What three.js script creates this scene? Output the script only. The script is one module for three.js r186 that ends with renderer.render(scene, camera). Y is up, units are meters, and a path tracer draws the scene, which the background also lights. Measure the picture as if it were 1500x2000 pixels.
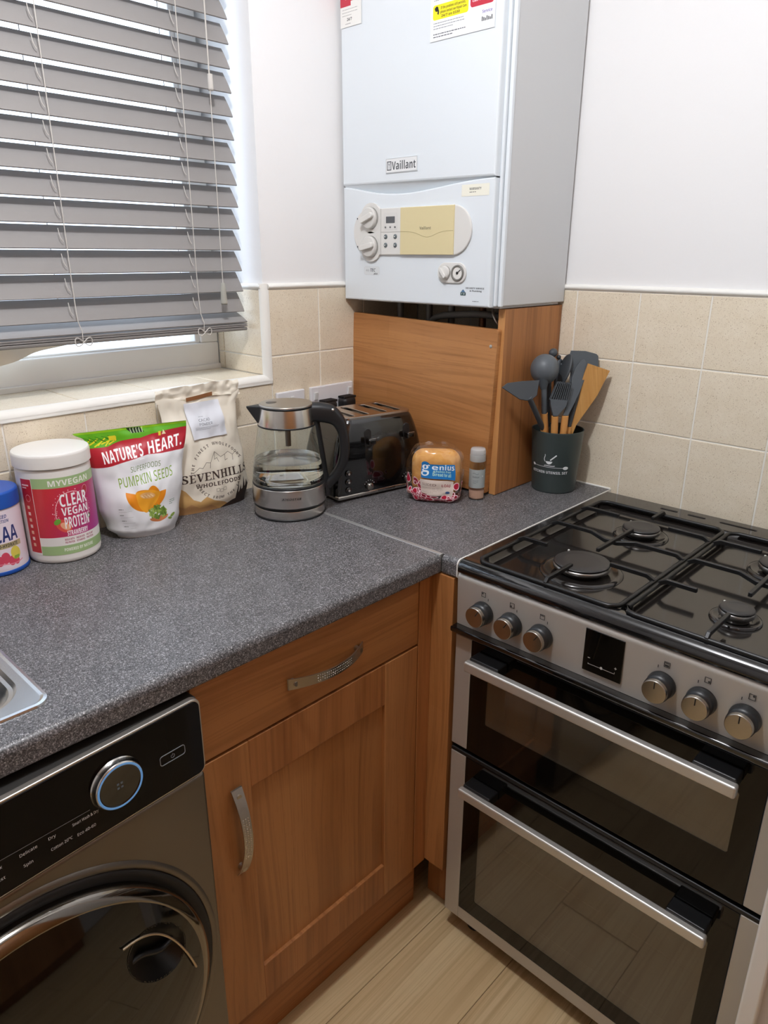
import * as THREE from 'three';
import { mergeGeometries } from 'three/addons/utils/BufferGeometryUtils.js';
import { RoundedBoxGeometry } from 'three/addons/geometries/RoundedBoxGeometry.js';
import { RectAreaLightUniformsLib } from 'three/addons/lights/RectAreaLightUniformsLib.js';

// ---------------------------------------------------------------- camera, sky, lamp, exposure
RectAreaLightUniformsLib.init();
const scene = new THREE.Scene();
const renderer = new THREE.WebGLRenderer();
renderer.toneMapping = THREE.LinearToneMapping;
renderer.toneMappingExposure = 1.04;
renderer.shadowMap.enabled = true;
const camera = new THREE.PerspectiveCamera(71.15, 0.75, 0.02, 60);
camera.position.set(-1.5896, 1.4464, 1.3854);
camera.rotation.set(-0.3444, -0.8099, 0.0042, 'YXZ');
scene.background = new THREE.Color().setRGB(2.2, 2.6, 3.15);          // overcast daylight outside
const LAMP = { x: -1.2, y: 2.27, z: 0.80, r: 0.045, color: 0xf7f9ff, intensity: 2.7, glow: 8 };

// ---------------------------------------------------------------- helpers
const PI = Math.PI, used = new Map();
function numbered(n) { const k = used.get(n) || 0; used.set(n, k + 1); return k ? n + '_' + String(k).padStart(3, '0') : n; }
function put(o, parent) { o.traverse((c) => { if (c.isMesh) { c.castShadow = true; c.receiveShadow = true; } }); (parent || scene).add(o); return o; }
function part(name, geo, mat, parent, p, r) {
  const g = Array.isArray(geo) ? mergeGeometries(geo.map((x) => clean(x))) : geo;
  const m = new THREE.Mesh(g, mat); m.name = name;
  if (p) m.position.set(...p); if (r) m.rotation.set(...r);
  return put(m, parent);
}
function clean(g) { const h = g.index ? g.toNonIndexed() : g; for (const k of Object.keys(h.attributes)) if (!['position', 'normal', 'uv'].includes(k)) h.deleteAttribute(k); if (!h.attributes.uv) h.setAttribute('uv', new THREE.BufferAttribute(new Float32Array(h.attributes.position.count * 2), 2)); if (!h.attributes.normal) h.computeVertexNormals(); h.clearGroups && h.clearGroups(); return h; }
function thing(name, label, category, p = [0, 0, 0], ry = 0, group) {
  const o = new THREE.Group(); o.name = numbered(name); o.position.set(...p); o.rotation.y = ry;
  o.userData = { label, category }; if (group) o.userData.group = group;
  scene.add(o); return o;
}
function tag(m, label, category, group) { m.name = numbered(m.name); m.userData = { label, category }; if (group) m.userData.group = group; return m; }
function struct(name, geo, mat, p, r) { const m = part(name, geo, mat, null, p, r); m.userData.kind = 'structure'; return m; }
const V2 = (x, y) => new THREE.Vector2(x, y), V3 = (x, y, z) => new THREE.Vector3(x, y, z);
function box(x0, x1, y0, y1, z0, z1) { const g = new THREE.BoxGeometry(x1 - x0, y1 - y0, z1 - z0); g.translate((x0 + x1) / 2, (y0 + y1) / 2, (z0 + z1) / 2); return boxUV(g); }
function rbox(x0, x1, y0, y1, z0, z1, r = 0.002, s = 2) { const g = new RoundedBoxGeometry(x1 - x0, y1 - y0, z1 - z0, s, Math.min(r, (x1 - x0) / 2.01, (y1 - y0) / 2.01, (z1 - z0) / 2.01)); g.translate((x0 + x1) / 2, (y0 + y1) / 2, (z0 + z1) / 2); return boxUV(g); }
// uv in metres by the way each face points; swap turns the grain
function boxUV(g0, { swap = false, du = 0, dv = 0, k = 1 } = {}) {
  const g = g0.index ? g0.toNonIndexed() : g0, p = g.attributes.position, uv = new Float32Array(p.count * 2), a = V3(), b = V3(), c = V3();
  for (let i = 0; i < p.count; i += 3) {
    a.fromBufferAttribute(p, i); b.fromBufferAttribute(p, i + 1); c.fromBufferAttribute(p, i + 2);
    const n = b.clone().sub(a).cross(c.clone().sub(a)), ax = Math.abs(n.x), ay = Math.abs(n.y), az = Math.abs(n.z);
    [a, b, c].forEach((v, j) => {
      let u, w; if (ax >= ay && ax >= az) { u = v.z; w = v.y; } else if (ay >= az) { u = v.x; w = v.z; } else { u = v.x; w = v.y; }
      if (swap) [u, w] = [w, u];
      uv[(i + j) * 2] = u * k + du; uv[(i + j) * 2 + 1] = w * k + dv;
    });
  }
  g.setAttribute('uv', new THREE.BufferAttribute(uv, 2)); return g;
}
function cyl(r0, r1, h, seg = 32, open = false) { return new THREE.CylinderGeometry(r0, r1, h, seg, 1, open); }
function lathe(pts, seg = 48) { return new THREE.LatheGeometry(pts.map(([x, y]) => V2(x, y)), seg); }
function tube(pts, r, seg = 24, rs = 8, closed = false, tension = 0.5) { return new THREE.TubeGeometry(new THREE.CatmullRomCurve3(pts.map((p) => V3(...p)), closed, 'catmullrom', tension), seg, r, rs, closed); }
function rrect(x0, x1, y0, y1, r, S = THREE.Shape) { const s = new S(); s.moveTo(x0 + r, y0); s.lineTo(x1 - r, y0); s.absarc(x1 - r, y0 + r, r, -PI / 2, 0); s.lineTo(x1, y1 - r); s.absarc(x1 - r, y1 - r, r, 0, PI / 2); s.lineTo(x0 + r, y1); s.absarc(x0 + r, y1 - r, r, PI / 2, PI); s.lineTo(x0, y0 + r); s.absarc(x0 + r, y0 + r, r, PI, 1.5 * PI); return s; }
function extr(shape, depth, bevel = 0, seg = 12) { return new THREE.ExtrudeGeometry(shape, { depth: depth - 2 * bevel, bevelEnabled: bevel > 0, bevelThickness: bevel, bevelSize: bevel, bevelOffset: -bevel, bevelSegments: 2, curveSegments: seg }).translate(0, 0, bevel); }
// a flat sheet with its print: width w (local x), height h (local y), facing local +z
function sheet(w, h, ws = 1, hs = 1) { return new THREE.PlaneGeometry(w, h, ws, hs); }
// surface from a function (u,v in 0..1) -> [x,y,z]
function surf(fn, nu, nv) {
  const pos = [], uv = [], idx = [];
  for (let j = 0; j <= nv; j++) for (let i = 0; i <= nu; i++) { pos.push(...fn(i / nu, j / nv)); uv.push(i / nu, j / nv); }
  for (let j = 0; j < nv; j++) for (let i = 0; i < nu; i++) { const a = j * (nu + 1) + i, b = a + 1, c = a + nu + 1, d = c + 1; idx.push(a, b, d, a, d, c); }
  const g = new THREE.BufferGeometry(); g.setAttribute('position', new THREE.Float32BufferAttribute(pos, 3)); g.setAttribute('uv', new THREE.Float32BufferAttribute(uv, 2)); g.setIndex(idx); g.computeVertexNormals(); return g;
}
// ---------------------------------------------------------------- noise and textures
function rng(seed) { let s = seed >>> 0; return () => { s = (s + 0x6d2b79f5) >>> 0; let t = Math.imul(s ^ (s >>> 15), 1 | s); t = (t + Math.imul(t ^ (t >>> 7), 61 | t)) ^ t; return ((t ^ (t >>> 14)) >>> 0) / 4294967296; }; }
function hash(x, y, s) { let h = Math.imul(x, 374761393) + Math.imul(y, 668265263) + Math.imul(s, 2147483647 - 1234567); h = Math.imul(h ^ (h >>> 13), 1274126177); return ((h ^ (h >>> 16)) >>> 0) / 4294967296; }
// value noise that repeats after nx, ny cells; u, v in 0..1
function vn(u, v, nx, ny, s) {
  const x = u * nx, y = v * ny, xi = Math.floor(x), yi = Math.floor(y), fx = x - xi, fy = y - yi, sx = fx * fx * (3 - 2 * fx), sy = fy * fy * (3 - 2 * fy);
  const m = (a, n) => ((a % n) + n) % n, h = (i, j) => hash(m(xi + i, nx), m(yi + j, ny), s);
  return (h(0, 0) * (1 - sx) + h(1, 0) * sx) * (1 - sy) + (h(0, 1) * (1 - sx) + h(1, 1) * sx) * sy;
}
function dataTex(w, h, fn, { srgb = true, size = [1, 1] } = {}) {
  const d = new Uint8Array(w * h * 4);
  for (let j = 0; j < h; j++) for (let i = 0; i < w; i++) { const c = fn((i + 0.5) / w, (j + 0.5) / h), k = (j * w + i) * 4; for (let q = 0; q < 3; q++) d[k + q] = Math.max(0, Math.min(255, Array.isArray(c) ? c[q] : c)); d[k + 3] = 255; }
  const t = new THREE.DataTexture(d, w, h); t.wrapS = t.wrapT = THREE.RepeatWrapping; t.magFilter = THREE.LinearFilter; t.minFilter = THREE.LinearMipmapLinearFilter;
  if (srgb) t.colorSpace = THREE.SRGBColorSpace; t.repeat.set(1 / size[0], 1 / size[1]); t.needsUpdate = true; return t;
}
function print(w, h, draw) { const c = document.createElement('canvas'); c.width = w; c.height = h; const x = c.getContext('2d'); draw(x, w, h); const t = new THREE.CanvasTexture(c); t.colorSpace = THREE.SRGBColorSpace; t.anisotropy = 8; return t; }
const mix = (a, b, t) => a.map((v, i) => v + (b[i] - v) * t), clamp = (x, a = 0, b = 1) => Math.max(a, Math.min(b, x));
function text(x, s, cx, cy, size, { font = 'sans-serif', weight = 'bold', color = '#fff', align = 'center', w, rot = 0, sy = 1 } = {}) {
  x.save(); x.translate(cx, cy); x.rotate(rot); x.fillStyle = color; x.font = `${weight} ${size}px ${font}`; x.textAlign = align; x.textBaseline = 'middle';
  let sx = 1; if (w) { const m = x.measureText(s).width; if (m) sx = w / m; } x.scale(sx, sy); x.fillText(s, 0, 0); x.restore();
}
function arcText(x, s, cx, cy, r, a0, a1, size, { color = '#333', weight = 'bold', font = 'sans-serif', inside = false } = {}) {
  x.fillStyle = color; x.font = `${weight} ${size}px ${font}`; x.textAlign = 'center'; x.textBaseline = 'middle';
  [...s].forEach((ch, i) => { const a = a0 + (a1 - a0) * (i + 0.5) / s.length; x.save(); x.translate(cx + r * Math.cos(a), cy + r * Math.sin(a)); x.rotate(a + (inside ? -PI / 2 : PI / 2)); x.fillText(ch, 0, 0); x.restore(); });
}
const lines = (x, x0, y0, w, n, gap, color, seed = 1, hgt = 2) => { const r = rng(seed); x.fillStyle = color; for (let i = 0; i < n; i++) { let cx = x0; const end = x0 + w * (i === n - 1 ? 0.6 : 0.9 + 0.1 * r()); while (cx < end) { const l = hgt * (1.5 + 4 * r()); x.fillRect(cx, y0 + i * gap, Math.min(l, end - cx), hgt); cx += l + hgt * 0.8; } } };

// laminate worktop: dark grey ground with light and dark flecks
const workTex = dataTex(1024, 1024, (u, v) => {
  const a = vn(u, v, 170, 170, 3), b = vn(u, v, 300, 300, 5), c = vn(u, v, 90, 90, 8), d = vn(u, v, 9, 9, 2), e = vn(u, v, 420, 420, 12);
  let k = 86 + 28 * (c - 0.5) + 8 * (d - 0.5);
  k += 80 * clamp((a - 0.60) * 4.5) * (0.35 + 0.65 * b) + 55 * clamp((b - 0.70) * 4) - 40 * clamp((0.36 - a) * 4) + 18 * (e - 0.5);
  return [k * 1.0, k * 0.985, k * 0.995];
}, { size: [0.22, 0.22] });
const tileTex = dataTex(512, 512, (u, v) => {
  const n = vn(u, v, 6, 6, 2) * 0.6 + vn(u, v, 24, 24, 4) * 0.4, s = vn(u, v, 150, 150, 7), f = vn(u, v, 256, 256, 9), l = clamp((s - 0.80) * 7), w = clamp((0.2 - s) * 4);
  return mix(mix([228, 214, 189], [236, 224, 202], n + (f - 0.5) * 0.5), [166, 142, 112], l * 0.75).map((q) => q + w * 12);
}, { size: [0.16, 0.16] });
function woodTex(seed, base, dark, light, size, along = 1) { // grain runs along v
  return dataTex(512, 1024, (u, v) => {
    const wv = (vn(u, v, 4, 2, seed + 1) - 0.5) * 0.10 + (vn(u, v, 8, 6, seed + 11) - 0.5) * 0.02;
    const uu = u + wv;
    const g1 = vn(uu, v, 40, 4, seed + 2), g2 = vn(uu, v, 110, 8, seed + 3), g3 = vn(u, v, 256, 40, seed + 4), band = vn(uu, v * 0.5 + 0.1, 7, 2, seed + 5);
    let c = mix(base, light, clamp(band * 1.2 - 0.25)); c = mix(c, dark, clamp((g1 - 0.48) * 1.5) * 0.55 + clamp((g2 - 0.58) * 2) * 0.35);
    const pore = clamp((g3 - 0.74) * 4) * 0.22; c = mix(c, dark, pore); return c;
  }, { size });
}
const walnutTex = woodTex(21, [170, 114, 64], [126, 78, 40], [190, 134, 82], [0.30, 0.9]);
const walnutTexB = woodTex(57, [166, 108, 60], [120, 73, 37], [184, 126, 76], [0.26, 1.1]);
const floorTexs = [3, 33, 73].map((s) => woodTex(s, [208, 181, 136], [172, 142, 100], [220, 197, 154], [0.19, 1.3]));
const bumpTex = dataTex(256, 256, (u, v) => 255 * (0.5 * vn(u, v, 30, 30, 3) + 0.3 * vn(u, v, 80, 80, 5) + 0.2 * vn(u, v, 8, 8, 9)), { srgb: false, size: [0.25, 0.25] });
const brushTex = dataTex(256, 256, (u, v) => 255 * (0.35 + 0.3 * vn(u, v, 3, 200, 3) + 0.25 * vn(u, v, 6, 128, 5)), { srgb: false, size: [0.12, 0.12] });

const std = (o) => new THREE.MeshStandardMaterial({ roughness: 0.5, metalness: 0, ...o });
const phy = (o) => new THREE.MeshPhysicalMaterial({ roughness: 0.5, metalness: 0, ...o });
const M = {
  plaster: std({ color: 0xeeedec, roughness: 0.85, bumpMap: bumpTex, bumpScale: 0.0002 }),
  ceiling: std({ color: 0xe6e5e3, roughness: 0.9 }),
  tile: phy({ map: tileTex, roughness: 0.32 }),
  grout: std({ color: 0xf0ece2, roughness: 0.9 }),
  trim: phy({ color: 0xf1efe8, roughness: 0.28 }),
  upvc: phy({ color: 0xf0efec, roughness: 0.3 }),
  pane: phy({ color: 0xffffff, roughness: 0.0, transmission: 1, thickness: 0, ior: 1.5 }),
  slat: std({ color: 0x8d8986, roughness: 0.55 }),
  rail: std({ color: 0x7d7975, roughness: 0.55 }),
  cord: std({ color: 0xc8c3bc, roughness: 0.9 }),
  work: phy({ map: workTex, roughness: 0.4, bumpMap: workTex, bumpScale: 0.00012 }),
  strip: std({ color: 0xc4c6c4, roughness: 0.38, metalness: 0.75 }),
  edgeWhite: std({ color: 0xe6e3dc, roughness: 0.5 }),
  wood: phy({ map: walnutTex, roughness: 0.42 }),
  woodB: phy({ map: walnutTexB, roughness: 0.42 }),
  woodEdge: phy({ color: 0xc78f56, roughness: 0.5 }),
  plinth: phy({ map: walnutTexB, roughness: 0.5 }),
  enamel: std({ color: 0x504b47, roughness: 0.45 }), gapShade: std({ color: 0x191919, roughness: 0.6 }),  // second material: near-black that paints shade into the door gaps
  white: phy({ color: 0xe0e6ea, roughness: 0.24 }),
  steel: std({ color: 0xb9b6b1, roughness: 0.34, metalness: 1, roughnessMap: null }),
  brushed: std({ color: 0xb4b1ac, roughness: 0.55, metalness: 1, roughnessMap: brushTex }),
  chrome: std({ color: 0xd2d0cc, roughness: 0.12, metalness: 1 }),
  nickel: std({ color: 0xb5afa4, roughness: 0.3, metalness: 1 }),
  blackGloss: phy({ color: 0x0b0b0c, roughness: 0.08, clearcoat: 1, clearcoatRoughness: 0.03 }),
  black: std({ color: 0x131314, roughness: 0.42 }),
  blackSatin: std({ color: 0x1a1a1b, roughness: 0.33 }),
  grey: std({ color: 0x43474a, roughness: 0.5 }),
};
const floorMats = floorTexs.map((t) => phy({ map: t, roughness: 0.45 }));
// ---------------------------------------------------------------- room shell
const XL = -3.3, ZB = 2.15, YC = 2.42, YT = 1.3706, ROW = 0.1526, H = 0.91;
const OPEN = { x0: -1.78, x1: -0.536, y0: 1.166, y1: 2.16 };
const wallN = struct('wall_north', [box(XL - 0.1, 0.12, -0.05, OPEN.y0, -0.27, -0.006), box(XL - 0.1, 0.12, OPEN.y1, YC, -0.27, -0.006), box(OPEN.x1, 0.12, OPEN.y0, OPEN.y1, -0.27, -0.006), box(XL - 0.1, OPEN.x0, OPEN.y0, OPEN.y1, -0.27, -0.006)], M.plaster);
const wallE = struct('wall_east', box(0.006, 0.12, -0.05, YC, -0.27, ZB + 0.1), M.plaster);
struct('wall_west', box(XL - 0.1, XL, -0.05, YC, -0.006, ZB + 0.1), M.plaster);
struct('wall_south', box(XL, 0.006, -0.05, YC, ZB, ZB + 0.1), M.plaster);
struct('ceiling', box(XL - 0.1, 0.12, YC, YC + 0.1, -0.27, ZB + 0.1), M.ceiling);
// short wall beside the cooker with its painted casing
struct('wall_stub', box(-0.640, 0.006, 0, YC, 1.2565, 1.36), M.plaster);
const casing = struct('trim_1', rbox(-0.662, -0.640, 0, 2.1, 1.247, 1.272, 0.004), M.trim);

// floor: planks running along x, joints recessed
const floor = struct('floor', box(XL, 0.006, -0.05, -0.002, -0.006, ZB), std({ color: 0x8d7658, roughness: 0.9 }));
{
  const PW = 0.19, r = rng(5), variants = [];
  for (let k = 0; k < 6; k++) { const g = rbox(-0.65, 0.65, -0.009, 0, -PW / 2 + 0.0006, PW / 2 - 0.0006, 0.0012, 1); variants.push(boxUV(g, { swap: true, du: 0.095 + k * 0.031, dv: k * 0.37 })); }
  for (let j = 0; j < 12; j++) {
    const z = 0.05 + (j + 0.5) * PW - 0.006; let x = -0.3 - r() * 1.2 + 0.95; const off = [0.1, 0.75, 0.4][j % 3];
    for (let k = -1; k < 3; k++) {
      const cx = -0.65 - k * 1.302 + off * 0.6; const a = Math.max(XL + 0.002, cx - 0.65), b = Math.min(0.004, cx + 0.65); if (b - a < 0.05) continue;
      const zz0 = Math.max(z - PW / 2, -0.004), zz1 = Math.min(z + PW / 2, ZB - 0.002); if (zz1 - zz0 < 0.02) continue;
      const full = b - a > 1.2999 && zz1 - zz0 > PW - 0.001;
      const g = full ? variants[(j * 5 + k * 3 + 7) % 6] : boxUV(rbox(a + 0.0006, b - 0.0006, -0.009, 0, zz0 + 0.0006, zz1 - 0.0006, 0.0012, 1), { swap: true, du: j * 0.13, dv: k * 0.41 });
      part('plank', g, floorMats[(j * 2 + k + 4) % 3], floor, full ? [cx, 0, z] : undefined);
    }
  }
}

// ---------------------------------------------------------------- wall tiles: each a chamfered slab on a recessed bed
const TG = 0.0032;
function tileGeo(w, h, t, seed) { // face at local +z = 0, back at -t
  const c = 0.0012, hw = w / 2 - TG / 2, hh = h / 2 - TG / 2;
  const o = [[-hw, -hh], [hw, -hh], [hw, hh], [-hw, hh]], pos = [], q = (a, b, d, e) => pos.push(...a, ...b, ...d, ...a, ...d, ...e);
  const f = o.map(([x, y]) => [x - Math.sign(x) * c, y - Math.sign(y) * c, 0]), s = o.map(([x, y]) => [x, y, -c * 0.8]), k = o.map(([x, y]) => [x, y, -t]);
  q(...f); for (let i = 0; i < 4; i++) { const j = (i + 1) % 4; q(s[i], s[j], f[j], f[i]); q(k[i], k[j], s[j], s[i]); }
  const g = new THREE.BufferGeometry(); g.setAttribute('position', new THREE.Float32BufferAttribute(pos, 3)); g.computeVertexNormals();
  return boxUV(g, { du: hash(seed, 3, 1), dv: hash(seed, 7, 2) });
}
const tileCache = new Map(); let tileNo = 0;
function tile(parent, w, h, pos, rot) {
  const v = tileNo++ % 5, key = w.toFixed(3) + h.toFixed(3) + v; if (!tileCache.has(key)) tileCache.set(key, tileGeo(w, h, 0.0055, v + 1));
  const r = rng(tileNo * 77), j = () => (r() - 0.5) * 0.0016;
  return part('tile', tileCache.get(key), M.tile, parent, pos, [rot[0] + j(), rot[1] + j(), rot[2]]);
}
const rowsY = [[0.874, YT - 2 * ROW], [YT - 2 * ROW, YT - ROW], [YT - ROW, YT]];
part('grout_bed', [box(-0.5285, 0.006, 0.86, YT, -0.008, -0.0016), box(-2.0, -0.5285, 0.86, 1.158, -0.008, -0.0016)], M.grout, wallN);
part('grout_bed', box(0.0016, 0.008, 0.86, YT, 0, 1.2565), M.grout, wallE);
{
  const gx = [0.0, -0.217, -0.3715]; for (let k = 1; k < 11; k++) gx.push(-0.3715 - k * 0.1545);
  for (let i = 0; i + 1 < gx.length; i++) {
    const b = gx[i], a = gx[i + 1];
    rowsY.forEach(([y0, y1], k) => {
      if (b <= -0.52) { y1 = Math.min(y1, 1.155); if (y1 - y0 < 0.02) return; }
      tile(wallN, b - a, y1 - y0, [(a + b) / 2, (y0 + y1) / 2, 0], [0, 0, 0]);
    });
  }
  const gz = []; for (let k = 0; k < 9; k++) gz.push(Math.max(0, 0.4987 + (k - 4) * 0.1553));
  gz[gz.length - 1] = Math.min(gz[gz.length - 1], 1.254); if (gz[0] > 0.003) gz.unshift(0.0);
  for (let i = 0; i + 1 < gz.length; i++) rowsY.forEach(([y0, y1]) => { if (gz[i + 1] - gz[i] > 0.01) tile(wallE, gz[i + 1] - gz[i], y1 - y0, [0, (y0 + y1) / 2, (gz[i] + gz[i + 1]) / 2], [0, -PI / 2, 0]); });
  // window reveal and sill
  part('grout_bed', [box(-0.5405, -0.5355, OPEN.y0, YT, -0.2, -0.004), box(OPEN.x0, -0.5355, 1.166, 1.172, -0.2, -0.004)], M.grout, wallN);
  const ry = [1.175, 1.218, YT];
  for (let i = 0; i < 2; i++) for (const [z0, z1] of [[-0.166, -0.006], [-0.19, -0.166]]) tile(wallN, z1 - z0, ry[i + 1] - ry[i], [-0.5435, (ry[i] + ry[i + 1]) / 2, (z0 + z1) / 2], [0, -PI / 2, 0]);
  const sx = [-0.5435, -0.6705]; for (let k = 1; k < 8; k++) sx.push(-0.6705 - k * 0.1585);
  for (let i = 0; i + 1 < sx.length; i++) tile(wallN, sx[i] - sx[i + 1], 0.186, [(sx[i] + sx[i + 1]) / 2, 1.175, -0.097], [-PI / 2, 0, 0]);
}
// white rounded edge trims: from point a along dir, width across w, bulging towards n
function halfRound(a, len, wdir, w, ndir, d) {
  const s = new THREE.Shape(); s.moveTo(-w / 2, 0); s.lineTo(w / 2, 0); s.absellipse(0, 0, w / 2, d, 0, PI);
  const g = new THREE.ExtrudeGeometry(s, { depth: len, bevelEnabled: false, curveSegments: 10 }), W = V3(...wdir), N = V3(...ndir), D = W.clone().cross(N);
  return g.applyMatrix4(new THREE.Matrix4().makeBasis(W, N, D).setPosition(...a));
}
struct('trim_2', halfRound([0.006, YT + 0.0065, -0.006], 0.532, [0, -1, 0], 0.014, [0, 0, 1], 0.0105), M.trim);
struct('trim_3', halfRound([0.006, YT + 0.0065, 0], 1.2565, [0, 1, 0], 0.014, [-1, 0, 0], 0.0105), M.trim);
// quarter-round edge of the window opening: down the side, along the sill, back into the reveal
function quarterRound(a, b, u, v, r) { // runs a to b; profile: quarter circle in the plane u, v (corner at a)
  const s = new THREE.Shape(); s.moveTo(0, 0); s.lineTo(r, 0); s.absarc(0, 0, r, 0, PI / 2); s.lineTo(0, 0);
  const A = V3(...a), B = V3(...b), len = A.distanceTo(B), U = V3(...u), Vv = V3(...v), D = B.clone().sub(A).normalize();
  const g = new THREE.ExtrudeGeometry(s, { depth: len, bevelEnabled: false, curveSegments: 10 });
  const m = new THREE.Matrix4().makeBasis(U, Vv, D).setPosition(A); g.applyMatrix4(m);
  if (U.clone().cross(Vv).dot(D) < 0) { const p = g.index ? g.toNonIndexed() : g, q = p.attributes.position, t = V3(), w = V3(); for (let i = 0; i < q.count; i += 3) { t.fromBufferAttribute(q, i); w.fromBufferAttribute(q, i + 1); q.setXYZ(i, w.x, w.y, w.z); q.setXYZ(i + 1, t.x, t.y, t.z); } p.computeVertexNormals(); return p; }
  return g;
}
struct('trim_4', [quarterRound([-0.5305, 1.158, -0.0105], [-0.5305, YT + 0.0135, -0.0105], [-1, 0, 0], [0, 0, 1], 0.0145), box(-0.531, -0.5265, 1.158, YT, -0.008, 0.0035)], M.trim);
struct('trim_5', [quarterRound([-1.78, 1.1625, -0.0105], [-0.5265, 1.1625, -0.0105], [0, 1, 0], [0, 0, 1], 0.0145), box(-1.78, -0.5265, 1.156, 1.163, -0.008, 0.0035)], M.trim);
struct('trim_6', halfRound([-0.5365, YT + 0.0065, -0.19], 0.186, [0, 1, 0], 0.014, [-1, 0, 0], 0.0105), M.trim);

// ---------------------------------------------------------------- window with a white frame, a blind in front
{
  const w = new THREE.Group(); w.name = 'window_1'; w.userData.kind = 'structure'; scene.add(w);
  const x0 = OPEN.x0, x1 = -0.5435, y0 = 1.1745, y1 = OPEN.y1, zf = -0.19, fw = 0.066;
  const prof = (a, b, c, d) => rbox(a, b, c, d, -0.255, zf, 0.004);
  part('frame', [prof(x0, x1, y0, y0 + fw), prof(x0, x1, y1 - fw, y1), prof(x1 - 0.05, x1, y0 + fw, y1 - fw), prof(x0, x0 + 0.05, y0 + fw, y1 - fw), prof(-1.2, -1.13, y0 + fw, y1 - fw)], M.upvc, w);
  part('cover_strip', rbox(x0, x1, y0, y0 + 0.013, zf, zf + 0.006, 0.002), M.upvc, w);
  part('glazing_bead', [rbox(x0 + 0.05, x1 - 0.05, y0 + fw - 0.002, y0 + fw + 0.005, -0.222, -0.197, 0.003), rbox(x1 - 0.062, x1 - 0.048, y0 + fw, y1 - fw, -0.222, -0.197, 0.003)], M.upvc, w);
  part('pane', box(-1.13, x1 - 0.045, y0 + fw - 0.005, y1 - fw + 0.005, -0.228, -0.222), M.pane, w);
  part('pane', box(x0 + 0.045, -1.2, y0 + fw - 0.005, y1 - fw + 0.005, -0.228, -0.222), M.pane, w);
}
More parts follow.
